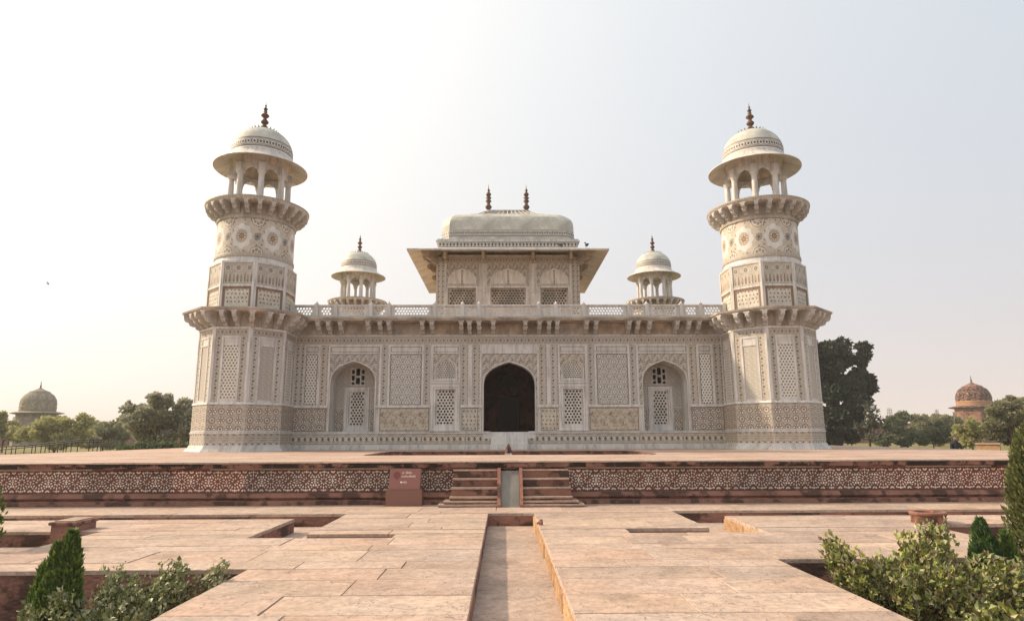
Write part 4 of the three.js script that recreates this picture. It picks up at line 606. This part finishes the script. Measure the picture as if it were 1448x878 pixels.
// iron nozzle stumps on the channel edge
{ const o = mesh(numbered('iron_spout'), metreUV(merge([tube([0, 0, 0], [0, 0.09, 0], 0.035, 0.03, 8), tube([0, 0.06, 0], [-0.07, 0.02, 0], 0.02, 0.02, 6)])), darkCrust[1], scene); o.position.set(0.62, 0.0, -11.3); tag(o, 'rusty iron spout on the edge of the central water channel', 'spout'); }
{ // handrail of the ramp
  const z = -27, g = thing('ramp_handrail', 'black metal handrail of a ramp beyond the red platform', 'handrail', [0, 0, z]);
  const P = (px, py) => { const p = at(px, py, z); return [p.x, p.y, 0]; };
  const top = [P(-30, 634), P(40, 629.5), P(112, 622), P(144, 622)], mid = [P(-30, 638), P(20, 634.5), P(112, 624.5), P(144, 624.5)];
  const seq = (l, dz) => merge(l.slice(1).map((b, i) => tube([l[i][0], l[i][1], dz], [b[0], b[1], dz], 0.022)));
  mesh('rail', seq(top, 0), blackMetal, g); mesh('rail', seq(mid, 0.06), blackMetal, g); mesh('rail', seq([P(90, 631), P(144, 631)], 0), blackMetal, g);
  for (const px of [-20, -6, 8, 16, 22, 34, 45, 50, 58, 64, 70, 76, 82, 90, 94, 101, 110, 126, 132, 138, 143]) { const t = px < 40 ? 629.5 + (40 - px) * 0.065 : px < 112 ? 629.5 - (px - 40) * 0.104 : 622; const a = P(px, t); mesh('post', tube([a[0], -0.1, 0], [a[0], a[1], 0], 0.017), blackMetal, g); }
}
// ------------------------------------------------------------------ far corner pavilions of the garden wall
function cornerPavilion(px, dpy, label, mats) {
  const z = -118, base = at(px, 575, z), y = (py) => at(px, py + dpy, z).y, m = 118 / FOCAL * 1.0;
  const g = thing('domed_pavilion', label, 'pavilion', [base.x, -0.1, z], 0, 'domed pavilions at the corners of the garden wall'); const Y = (py) => y(py) + 0.1;
  const r = 3.2;
  mesh('body', merge([octa(3.9, 3.9, 0, Y(590)), octa(3.55, 3.55, Y(590), Y(586))]), mats[0], g);
  const og = archPath(0, 0.75, Y(612), Y(600), Y(594), THREE.Shape); for (let k = 0; k < 8; k++) { const o = mesh('arch_recess', extrude(og, 3.88, 3.93), mats[2], g); o.rotation.y = k * Math.PI / 4; }
  mesh('eave', lathe([[3.6, Y(586.5)], [5.0, Y(585)], [5.0, Y(584)], [3.6, Y(582)]], 8, 4).rotateY(Math.PI / 8), mats[1], g);
  mesh('drum', lathe([[3.35, Y(584)], [3.35, Y(577.5)], [3.42, Y(577)], [3.42, Y(575.5)], [3.3, Y(575)]], 40, 3.3), mats[3], g);
  mesh('dome', lathe([[3.3, Y(576)], [3.38, Y(571)], [3.2, Y(565)], [2.7, Y(559)], [2.0, Y(555.5)], [1.75, Y(554.3)]], 40, 3.3), mats[1], g);
  mesh('lotus_cap', lathe([[1.95, Y(555)], [1.9, Y(554.2)], [1.1, Y(552)], [0.5, Y(550)], [0.25, Y(548.8)]], 24, 1), mats[0], g);
  g.scale.set(0.82, 1, 0.82);
  mesh('finial', lathe([[0.25, Y(549)], [0.12, Y(547)], [0.22, Y(546)], [0.1, Y(545)], [0.06, Y(539.5)]], 10, 1), copper, g);
}
cornerPavilion(53, 0, 'grey domed pavilion among trees beyond the black handrail', [std(stainTex, [0.60, 0.58, 0.53], 0.9), std(stainTex, [0.64, 0.64, 0.57], 0.9), std(stainTex, [0.6, 0.56, 0.51], 0.9), std(stainTex, [0.70, 0.67, 0.60], 0.9)]);
cornerPavilion(1379, -8, 'dark domed pavilion with orange drum behind the palm tree', [redStone[0], std(crustTex, [1, 1, 1], 0.9), std(paveTex, [0.8, 0.6, 0.42], 0.9), std(paveTex, [0.8, 0.6, 0.42], 0.9)]);
{ const w = thing('garden_wall', 'red sandstone wall at the far end of the garden behind the trees', 'wall', [0, -0.1, -119]); mesh('wall', bx(-92, 92, 0, 3.2, -0.5, 0.5), redStone[3], w); mesh('coping', bx(-92, 92, 3.2, 3.5, -0.6, 0.6), redStone[1], w); }

// ------------------------------------------------------------------ vegetation
function leaves(rng, n, place, size, cols, fold = 0.25) {       // many small folded leaves; place() gives a point and the way the leaf points
  const pos = new Float32Array(n * 12 * 3), col = new Float32Array(n * 12 * 3), nor = new Float32Array(n * 12 * 3); let o = 0;
  const d = new THREE.Vector3(), s = new THREE.Vector3(), up = new THREE.Vector3(), p = new THREE.Vector3(), t = new THREE.Vector3(), nn = new THREE.Vector3(), e1 = new THREE.Vector3(), e2 = new THREE.Vector3();
  for (let i = 0; i < n; i++) {
    const q = place(rng); p.set(...q.p); d.set(...q.d).normalize(); t.set(rng() - 0.5, rng() - 0.5, rng() - 0.5); s.crossVectors(d, t).normalize(); up.crossVectors(s, d);
    const L = size * (0.45 + 1.0 * rng()) * (q.s || 1), W = L * (q.w || 0.36), c = cols[Math.floor(rng() * cols.length)], k = 0.75 + 0.5 * rng();
    const A = p.clone(), B = p.clone().addScaledVector(d, L * 0.45).addScaledVector(s, W).addScaledVector(up, L * fold * 0.4), C = p.clone().addScaledVector(d, L).addScaledVector(up, -L * 0.1), D = p.clone().addScaledVector(d, L * 0.45).addScaledVector(s, -W).addScaledVector(up, L * fold * 0.4), M = p.clone().addScaledVector(d, L * 0.5);
    for (const [v1, v2, v3] of [[A, M, B], [B, M, C], [A, D, M], [D, C, M]]) { e1.subVectors(v2, v1); e2.subVectors(v3, v1); nn.crossVectors(e1, e2).normalize(); for (const v of [v1, v2, v3]) { pos.set([v.x, v.y, v.z], o); nor.set([nn.x, nn.y, nn.z], o); col.set([c[0] * k, c[1] * k, c[2] * k], o); o += 3; } }
  }
  const g = new THREE.BufferGeometry(); g.setAttribute('position', new THREE.BufferAttribute(pos, 3)); g.setAttribute('normal', new THREE.BufferAttribute(nor, 3)); g.setAttribute('color', new THREE.BufferAttribute(col, 3)); return g;
}
const leafMat = new THREE.MeshPhysicalMaterial({ vertexColors: true, roughness: 0.8, transmission: 0.3, thickness: 0, side: THREE.DoubleSide }), glossLeaf = new THREE.MeshPhysicalMaterial({ vertexColors: true, roughness: 0.55, transmission: 0.3, thickness: 0, side: THREE.DoubleSide });
const thinLeaf = new THREE.MeshPhysicalMaterial({ vertexColors: true, roughness: 0.9, transmission: 0.5, thickness: 0, side: THREE.DoubleSide });
const bark = std(earthTex, [0.9, 0.85, 0.8], 1);
function inClump(rng, c, rad, fill = 0.5) { let x, y, z, l; do { x = rng() * 2 - 1; y = rng() * 2 - 1; z = rng() * 2 - 1; l = Math.hypot(x, y, z); } while (l > 1 || l < 0.05); const k = (fill + (1 - fill) * Math.cbrt(rng())) / l * Math.max(l, 0.4); return { p: [c[0] + x * k * rad[0], c[1] + y * k * rad[1], c[2] + z * k * rad[2]], d: [x + (rng() - 0.5) * 1.2, y + (rng() - 0.5) * 1.2, z + (rng() - 0.5) * 1.2] }; }
// tree from clumps given in pixels of the photograph at depth z: [px, py, rx px, ry px]
function tree(name, label, category, z, clumps, n, size, cols, opt = {}) {
  const rng = rngOf(opt.seed || 7), m = -z / FOCAL, gy = opt.ground ?? -0.1, W = clumps.map(([px, py, rx, ry]) => { const p = at(px, py, z); return { c: [p.x, p.y, (rng() - 0.5) * rx * m * 1.2], r: [rx * m, ry * m, rx * m * 0.9] }; });
  const x0 = opt.trunkPx ? at(opt.trunkPx, 620, z).x : W.reduce((a, w) => a + w.c[0], 0) / W.length;
  const g = thing(name, label, category, [x0, gy, z], 0, opt.group); W.forEach((w) => { w.c[0] -= x0; w.c[1] -= gy; });
  const sub = []; W.forEach((w) => { const k = opt.sub || 9, vol = w.r[0] * w.r[1]; for (let i = 0; i < k; i++) { const q = inClump(rng, w.c, w.r, 0.75); sub.push({ c: q.p, r: w.r.map((v) => v * (0.25 + 0.25 * rng())), w: vol }); } });
  const tot = sub.reduce((a, w) => a + w.w, 0), pickSub = () => { let t = rng() * tot; for (const w of sub) { t -= w.w; if (t < 0) return w; } return sub[0]; };
  const h = Math.max(...W.map((w) => w.c[1])), tr = opt.trunkR || h * 0.035, parts = [tube([0, -0.1, 0], [0, h * 0.45, 0], tr, tr * 0.7, 8)];
  W.forEach((w) => parts.push(tube([0, h * (0.25 + 0.2 * rng()), 0], w.c, tr * 0.5, tr * 0.12, 5))); sub.forEach((w, i) => { if (i % 2) { const q = W[Math.floor(i / (opt.sub || 9))]; parts.push(tube(q.c, w.c, tr * 0.12, tr * 0.03, 4)); } });
  mesh('trunk', metreUV(merge(parts)), bark, g);
  mesh('crown', leaves(rng, n, () => { const w = pickSub(), q = inClump(rng, w.c, w.r, opt.fill ?? 0.45); q.p[1] = Math.max(0.05, q.p[1]); return q; }, size, cols), opt.thin ? thinLeaf : leafMat, g);
  return g;
}
const G = { dark: [[0.016, 0.034, 0.018], [0.024, 0.044, 0.022], [0.036, 0.058, 0.028]], mid: [[0.13, 0.165, 0.075], [0.17, 0.20, 0.085], [0.10, 0.135, 0.065]], olive: [[0.27, 0.265, 0.14], [0.32, 0.31, 0.16], [0.22, 0.225, 0.12]], grey: [[0.36, 0.36, 0.25], [0.41, 0.40, 0.28], [0.31, 0.31, 0.22]], bright: [[0.42, 0.41, 0.17], [0.47, 0.45, 0.20], [0.36, 0.36, 0.15]] };  // grey and bright: sunlit haze is put into these paler leaf colours
const TG = 'trees and bushes beyond the platform';
tree('broadleaf_tree', 'large dark broadleaf tree rising beside the corner tower', 'tree', -62, [[1165, 500, 30, 28], [1198, 498, 26, 22], [1175, 535, 34, 30], [1212, 545, 28, 24], [1190, 575, 38, 30], [1170, 605, 30, 26], [1205, 608, 28, 22], [1135, 540, 30, 50], [1228, 548, 12, 10]], 60000, 0.30, G.dark, { seed: 11, trunkPx: 1185, trunkR: 0.45, group: TG, sub: 12 });
tree('thorn_tree', 'thin half bare tree at the foot of the dark broadleaf tree', 'tree', -56, [[1235, 585, 12, 16], [1225, 605, 16, 14], [1246, 600, 12, 10], [1240, 618, 18, 10]], 1600, 0.22, [[0.07, 0.075, 0.05], [0.09, 0.09, 0.06]], { seed: 12, trunkPx: 1230, trunkR: 0.12, group: TG, fill: 0.1 });
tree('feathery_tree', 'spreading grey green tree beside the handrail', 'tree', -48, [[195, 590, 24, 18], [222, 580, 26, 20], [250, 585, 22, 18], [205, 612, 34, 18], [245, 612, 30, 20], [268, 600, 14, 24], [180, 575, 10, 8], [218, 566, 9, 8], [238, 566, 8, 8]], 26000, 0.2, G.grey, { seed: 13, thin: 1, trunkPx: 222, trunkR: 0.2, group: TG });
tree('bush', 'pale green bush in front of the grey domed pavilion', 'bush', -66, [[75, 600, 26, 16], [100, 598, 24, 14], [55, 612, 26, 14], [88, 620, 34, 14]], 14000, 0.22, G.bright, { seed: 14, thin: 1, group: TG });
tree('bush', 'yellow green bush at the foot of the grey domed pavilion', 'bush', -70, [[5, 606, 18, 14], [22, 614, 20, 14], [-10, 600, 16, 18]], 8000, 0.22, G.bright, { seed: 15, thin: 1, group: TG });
tree('bush', 'low olive bush between pale bush and spreading tree', 'bush', -74, [[128, 606, 22, 12], [152, 604, 22, 14], [140, 620, 40, 14], [168, 612, 18, 16]], 12000, 0.24, G.olive, { seed: 16, thin: 1, group: TG });
tree('bush', 'rounded dark green bush next to the half bare tree', 'bush', -72, [[1270, 605, 24, 16], [1285, 592, 14, 10], [1262, 620, 26, 12]], 14000, 0.22, G.mid, { seed: 17, thin: 1, group: TG });
tree('bush', 'olive bush in front of the dark domed pavilion', 'bush', -84, [[1310, 600, 22, 14], [1340, 598, 24, 14], [1325, 612, 34, 14]], 14000, 0.25, G.olive, { seed: 18, thin: 1, group: TG });
tree('bush', 'mid green bush behind the seated person', 'bush', -60, [[1320, 616, 20, 12], [1338, 612, 18, 12], [1300, 620, 14, 10]], 10000, 0.2, G.mid, { seed: 19, thin: 1, group: TG });
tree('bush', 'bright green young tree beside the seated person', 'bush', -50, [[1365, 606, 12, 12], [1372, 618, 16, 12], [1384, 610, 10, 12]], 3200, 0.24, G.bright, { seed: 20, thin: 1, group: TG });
tree('bush', 'low green hedge plants in front of the spreading grey green tree', 'bush', -44, [[190, 634, 22, 6], [225, 633, 24, 6], [256, 634, 16, 5]], 2600, 0.2, [[0.06, 0.10, 0.03], [0.09, 0.13, 0.035]], { seed: 21, thin: 1, group: TG });
tree('leafy_tree', 'dense olive tree under the palm by the clipped conifer', 'tree', -40, [[1420, 585, 22, 16], [1440, 580, 20, 18], [1410, 605, 18, 14], [1435, 606, 26, 18], [1460, 595, 20, 26]], 22000, 0.16, G.olive, { seed: 22, thin: 1, trunkPx: 1432, trunkR: 0.18, group: TG });
{ // palm
  const z = -44, c = at(1440, 572, z), rng = rngOf(31), g = thing('palm_tree', 'palm tree with arching fronds above the olive tree', 'palm', [c.x, -0.1, z]); mesh('trunk', metreUV(tube([0, 0, 0], [0, c.y + 0.1, 0], 0.22, 0.16, 8)), bark, g);
  const H = c.y + 0.1; for (let k = 0; k < 18; k++) { const a = k * 2.4, l = 1.7 + rng() * 0.5, e = 0.2 + rng() * 0.9, fr = [];
    for (let i = 0; i < 34; i++) { const t = i / 33, px = Math.cos(a) * l * t * Math.cos(e), pz = Math.sin(a) * l * t * Math.cos(e), py = l * t * Math.sin(e) - 0.75 * t * t * l; for (const s of [-1, 1]) fr.push({ p: [px, H + py, pz], d: [Math.cos(a) * 0.7 - s * Math.sin(a), 0.15 - 0.3 * t, Math.sin(a) * 0.7 + s * Math.cos(a)], w: 0.07, s: 1 - 0.5 * t }); }
    let i = 0; mesh('frond', leaves(rng, fr.length, () => fr[i++], 0.5, G.olive), leafMat, g); }
}
{ const p = at(1398, 626, -38), g = thing('low_wall', 'low sunlit sandstone wall beyond the seated person', 'wall', [p.x, -0.1, -38], -0.75); mesh('wall', bx(-0.55, 0.55, 0, 0.95, -0.2, 0.2), std(paveTex, [1.0, 0.80, 0.58], 0.9), g); mesh('coping', bx(-0.6, 0.6, 0.95, 1.03, -0.26, 0.26), paveMats[0], g); }
// clipped conifers: upright sprays on flame shaped columns
function conifer(label, x, z, y0, columns, cols, n, seed, blunt) {
  const rng = rngOf(seed), g = thing('conifer', label, 'conifer', [x, y0, z], 0, 'conifers in the garden beds');
  const tot = columns.reduce((a, c) => a + c[2] * c[3], 0);
  mesh('trunk', metreUV(merge(columns.map(([cx, cz, r, h]) => tube([cx * 0.5, -0.02, cz * 0.5], [cx, h * 0.8, cz], 0.035, 0.008, 6)))), bark, g);
  mesh('foliage', leaves(rng, n, () => { let t = rng() * tot, c = columns[0]; for (const q of columns) { t -= q[2] * q[3]; if (t < 0) { c = q; break; } } const [cx, cz, r, h] = c, u = Math.pow(rng(), 0.85), a = rng() * 6.283, prof = blunt ? Math.pow(1 - Math.pow(u, 5), 0.6) * (0.8 + 0.25 * Math.sin(Math.PI * u)) : Math.pow(Math.sin(Math.PI * Math.min(1, 0.14 + 0.86 * u)), 0.75) * (1 - 0.35 * u), lump = 1 + 0.13 * Math.sin(a * 5 + u * 9 + seed) + 0.08 * Math.sin(a * 11 - u * 17), k = r * prof * lump * (0.62 + 0.42 * Math.sqrt(rng())); return { p: [cx + Math.cos(a) * k, u * h, cz + Math.sin(a) * k], d: [Math.cos(a) * 0.55 + (rng() - 0.5) * 0.5, 0.9 + 0.3 * rng(), Math.sin(a) * 0.55 + (rng() - 0.5) * 0.5], w: 0.22 }; }, 0.062, cols, 0.1), leafMat, g);
}
const CG = [[0.06, 0.12, 0.022], [0.10, 0.18, 0.03], [0.16, 0.24, 0.036], [0.22, 0.28, 0.045]], CY = [[0.11, 0.135, 0.032], [0.15, 0.165, 0.04], [0.19, 0.19, 0.05], [0.08, 0.105, 0.026]];
conifer('small pointed green conifer in the bed beside the pale leafy shrub', -4.35, -6.85, BED, [[0.08, 0.0, 0.135, 1.03], [-0.03, 0.02, 0.13, 0.92], [-0.11, 0.05, 0.105, 0.74], [0.14, 0.06, 0.095, 0.6], [-0.14, 0.1, 0.10, 0.5], [0.0, 0.13, 0.13, 0.66]], CG, 18000, 41);
conifer('tall clipped yellow green conifer at the end of the leafy bush bed', 6.28, -7.85, BED, [[0.02, 0, 0.31, 2.08], [0.24, 0.1, 0.30, 1.98], [0.08, 0.14, 0.27, 1.8]], CY, 34000, 42, true);
conifer('small bright green conifer rising out of the large leafy bush', 5.36, -7.62, BED, [[0, 0, 0.17, 1.0], [0.09, 0.04, 0.12, 0.8], [-0.09, 0.04, 0.12, 0.74]], [[0.06, 0.13, 0.022], [0.09, 0.17, 0.028], [0.045, 0.10, 0.02]], 8000, 43);
conifer('thin dark conifer spike next to the small bright conifer', 5.66, -7.66, BED, [[0, 0, 0.10, 0.86]], CG, 2400, 44);
conifer('dark rounded conifer in the bed with the stone trough', -7.52, -9.5, BED, [[0, 0, 0.42, 1.8], [0.1, 0.1, 0.3, 1.5]], CG, 14000, 45, true);
// leafy shrubs
function shrub(label, x, z, blobs, n, size, cols, seed, group2) {
  const rng = rngOf(seed), g = thing('leafy_shrub', label, 'shrub', [x, BED, z], 0, 'leafy shrubs in the garden beds'), tot = blobs.reduce((a, b) => a + b[3] * b[4], 0), stems = [], tips = [];
  for (let k = 0; k < Math.round(n / 26); k++) { let t = rng() * tot, b = blobs[0]; for (const q of blobs) { t -= q[3] * q[4]; if (t < 0) { b = q; break; } } const q = inClump(rng, b, [b[3], b[4], b[3] * 0.8], 0.8); if (q.p[1] < 0.06) q.p[1] = 0.06 + rng() * 0.2; const root = [q.p[0] * 0.55 + (rng() - 0.5) * 0.2, 0, q.p[2] * 0.5]; tips.push([root, q.p]); stems.push(tube(root, q.p, 0.008, 0.004, 4)); }
  mesh('stems', metreUV(merge(stems)), bark, g);
  const f = mesh('foliage', leaves(rng, n, () => { const [a, b] = tips[Math.floor(rng() * tips.length)], t = 0.55 + 0.5 * Math.sqrt(rng()), sp = 0.09; const d = [b[0] - a[0] + (rng() - 0.5) * 1.1, (b[1] - a[1]) * 0.6 + (rng() - 0.3) * 0.8, b[2] - a[2] + (rng() - 0.5) * 1.1]; return { p: [a[0] + (b[0] - a[0]) * t + (rng() - 0.5) * sp, Math.max(0.02, a[1] + (b[1] - a[1]) * t + (rng() - 0.5) * sp), a[2] + (b[2] - a[2]) * t + (rng() - 0.5) * sp], d }; }, size, cols, 0.5), glossLeaf, g);
}
const SL = [[0.25, 0.28, 0.13], [0.34, 0.35, 0.19], [0.18, 0.21, 0.085], [0.45, 0.44, 0.28], [0.30, 0.33, 0.10]], SR = [[0.24, 0.27, 0.07], [0.33, 0.34, 0.11], [0.15, 0.19, 0.045], [0.46, 0.43, 0.24], [0.36, 0.38, 0.07], [0.20, 0.15, 0.07]];  // palest tones carry the sky sheen of waxy leaf tops
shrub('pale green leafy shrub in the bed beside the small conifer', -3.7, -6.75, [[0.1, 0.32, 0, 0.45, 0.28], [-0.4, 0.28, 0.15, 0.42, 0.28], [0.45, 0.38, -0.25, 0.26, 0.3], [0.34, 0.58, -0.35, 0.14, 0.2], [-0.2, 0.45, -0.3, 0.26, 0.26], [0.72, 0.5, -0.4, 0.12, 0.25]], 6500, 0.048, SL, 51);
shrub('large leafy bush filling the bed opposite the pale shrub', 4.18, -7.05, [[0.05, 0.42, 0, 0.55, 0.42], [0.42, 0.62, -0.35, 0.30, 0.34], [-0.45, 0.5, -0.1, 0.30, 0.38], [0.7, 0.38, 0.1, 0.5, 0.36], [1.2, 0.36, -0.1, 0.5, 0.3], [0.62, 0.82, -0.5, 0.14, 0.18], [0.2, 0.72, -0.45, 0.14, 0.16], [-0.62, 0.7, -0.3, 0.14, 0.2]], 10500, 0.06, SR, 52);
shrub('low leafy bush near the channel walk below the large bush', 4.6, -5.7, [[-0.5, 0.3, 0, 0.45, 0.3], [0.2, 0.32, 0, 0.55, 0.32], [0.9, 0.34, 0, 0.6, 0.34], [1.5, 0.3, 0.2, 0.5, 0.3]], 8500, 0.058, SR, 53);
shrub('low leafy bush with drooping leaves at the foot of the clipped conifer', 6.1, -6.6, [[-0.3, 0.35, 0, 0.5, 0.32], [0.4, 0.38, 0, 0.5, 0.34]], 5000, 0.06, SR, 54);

// ------------------------------------------------------------------ person, birds, far masts
{
  const z = -33, c = at(1350.5, 619.5, z), g = thing('person', 'person in dark clothes sitting beyond the platform among the bushes', 'person', [c.x, 0, z]);
  const S = c.y - 1.36, bones = [[[0, 0.52, 0], [0, 0.98, -0.02], 0.15, 0.17], [[-0.17, 0.95, 0], [0.17, 0.95, 0], 0.085, 0.085], [[0, 1.0, 0], [0, 1.14, 0.02], 0.06, 0.055], [[-0.2, 0.95, 0], [-0.27, 0.68, 0.06], 0.06, 0.05], [[-0.27, 0.68, 0.06], [-0.1, 0.6, 0.28], 0.045, 0.035], [[0.2, 0.95, 0], [0.27, 0.68, 0.06], 0.06, 0.05], [[0.27, 0.68, 0.06], [0.1, 0.6, 0.28], 0.045, 0.035], [[-0.1, 0.5, 0], [-0.12, 0.5, 0.42], 0.095, 0.075], [[0.1, 0.5, 0], [0.12, 0.5, 0.42], 0.095, 0.075], [[-0.12, 0.5, 0.42], [-0.12, 0.07, 0.45], 0.065, 0.045], [[0.12, 0.5, 0.42], [0.12, 0.07, 0.45], 0.065, 0.045], [[-0.12, 0.04, 0.42], [-0.12, 0.04, 0.6], 0.045, 0.035], [[0.12, 0.04, 0.42], [0.12, 0.04, 0.6], 0.045, 0.035]];
  const field = (name, bones2, box, N, mat) => { const mc = new MarchingCubes(N, mat, false, false, 60000); mc.isolation = 0; const [cx, cy, cz, hs] = box; for (let k = 0; k < N; k++) for (let j = 0; j < N; j++) for (let i = 0; i < N; i++) { const P = [cx + (i / (N / 2) - 1) * hs, cy + (j / (N / 2) - 1) * hs, cz + (k / (N / 2) - 1) * hs]; let d = 9; for (const [a, b, r0, r1] of bones2) { const ab = b.map((v, q) => v - a[q]), ap = P.map((v, q) => v - a[q]); let t = (ap[0] * ab[0] + ap[1] * ab[1] + ap[2] * ab[2]) / (ab[0] ** 2 + ab[1] ** 2 + ab[2] ** 2 + 1e-9); t = Math.max(0, Math.min(1, t)); const e = Math.hypot(...ap.map((v, q) => v - ab[q] * t)) - (r0 + (r1 - r0) * t); const h = Math.max(0.03 - Math.abs(d - e), 0) / 0.03; d = Math.min(d, e) - h * h * 0.03 * 0.25; } mc.field[i + j * N + k * N * N] = -d; }
    mc.update(); const geo = new THREE.BufferGeometry(), n = mc.count; const pa = new Float32Array(n * 3); for (let q = 0; q < n; q++) { pa[q * 3] = cx + mc.positionArray[q * 3] * hs; pa[q * 3 + 1] = cy + mc.positionArray[q * 3 + 1] * hs; pa[q * 3 + 2] = cz + mc.positionArray[q * 3 + 2] * hs; } geo.setAttribute('position', new THREE.BufferAttribute(pa, 3)); geo.setAttribute('normal', new THREE.BufferAttribute(mc.normalArray.slice(0, n * 3), 3)); return mesh(name, geo, mat, g); };
  field('body', bones, [0, 0.58, 0.2, 0.72], 60, std(null, [0.018, 0.02, 0.03], 0.9));
  field('head', [[[0, 1.2, 0.03], [0, 1.25, 0.02], 0.085, 0.10], [[0, 1.19, 0.11], [0, 1.215, 0.125], 0.018, 0.014]], [0, 1.22, 0.03, 0.2], 40, std(null, [0.30, 0.19, 0.13], 0.6));
  field('hair', [[[0, 1.27, 0.0], [0, 1.25, -0.02], 0.105, 0.11]], [0, 1.25, 0, 0.2], 36, std(null, [0.012, 0.01, 0.01], 0.7));
  const st = thing('garden_bench', 'low stone bench carrying the seated person', 'bench', [c.x, -0.1, z]); mesh('seat', bx(-0.6, 0.6, 0.36, 0.5, -0.22, 0.22), redStone[2], st); for (const q of [-0.42, 0.42]) mesh('leg', bx(q - 0.09, q + 0.09, 0, 0.36, -0.18, 0.18), redStone[1], st);
}
function pigeon(label, x, y, z, turn, s = 1, group2) { const g = thing('pigeon', label, 'pigeon', [x, y, z], turn, group2); const m = std(null, [0.05, 0.05, 0.055], 0.7); mesh('body', metreUV(merge([lathe([[0.001, 0], [0.05, 0.05], [0.065, 0.12], [0.045, 0.2], [0.02, 0.28], [0.012, 0.34]], 10, 1).rotateX(-1.15).translate(0, 0.08, 0.12), new THREE.SphereGeometry(0.034, 8, 6).translate(0, 0.17, 0.15), new THREE.ConeGeometry(0.01, 0.03, 5).rotateX(1.6).translate(0, 0.165, 0.19)])), m, g); for (const q of [-1, 1]) mesh('leg', tube([q * 0.02, 0, 0.06], [q * 0.02, 0.08, 0.06], 0.006), m, g); g.scale.setScalar(s); }
{ const e = at(786, 348, TZ + 4.2), y = PT + 9.93; pigeon('dark pigeon perched on the pavilion eave below the inlaid roof band', 0.25 + 2.65, PT + 9.885, TZ + 4.3, 1.3, 1.3); pigeon('dark pigeon perched near the corner of the pavilion eave', 0.25 + 4.0, PT + 9.870, TZ + 4.35, -0.6, 1.3); }
{ const p = at(66.5, 401, -90), o = mesh(numbered('flying_bird'), metreUV(merge([tube([-0.2, 0.05, 0], [0.2, 0, 0], 0.07, 0.02, 6), flat(new THREE.ConeGeometry(0.1, 0.5, 3)).rotateZ(0.4).translate(-0.02, 0.2, 0.05), flat(new THREE.ConeGeometry(0.1, 0.4, 3)).rotateZ(2.6).translate(0.02, -0.12, -0.05)])), blackMetal, scene); o.position.copy(p); tag(o, 'small dark bird flying in the pale sky', 'bird'); }
[[1258, 577, 1.5, 'thin latticed mast rising in the haze beside the dark tree'], [1272, 580, 1.0, 'slim hazy mast above the rounded green bush'], [1325, 579, 1.0, 'slim hazy mast beside the dark domed pavilion']].forEach(([px, py, w, label], i) => {
  const z = -300, p = at(px, py, z), g = thing('radio_mast', label, 'mast', [p.x, -0.1, z], 0, 'masts in the haze'); const H = p.y + 0.1, m = std(null, [0.16, 0.15, 0.16], 0.8), l = [];
  for (const q of [-1, 1]) for (const r of [-1, 1]) mesh('leg', tube([q * w * 0.7, 0, r * w * 0.7], [q * w * 0.35, H, r * w * 0.35], 0.14, 0.12, 4), m, g);
  for (let k = 1; k < 12; k++) l.push(bx(-w * 0.6, w * 0.6, H * k / 12, H * k / 12 + 0.15, -w * 0.6, w * 0.6)); mesh('bracing', merge(l), m, g);
});

scene.traverse((o) => { if (o.isMesh) { o.castShadow = true; o.receiveShadow = true; } });
renderer.render(scene, camera);
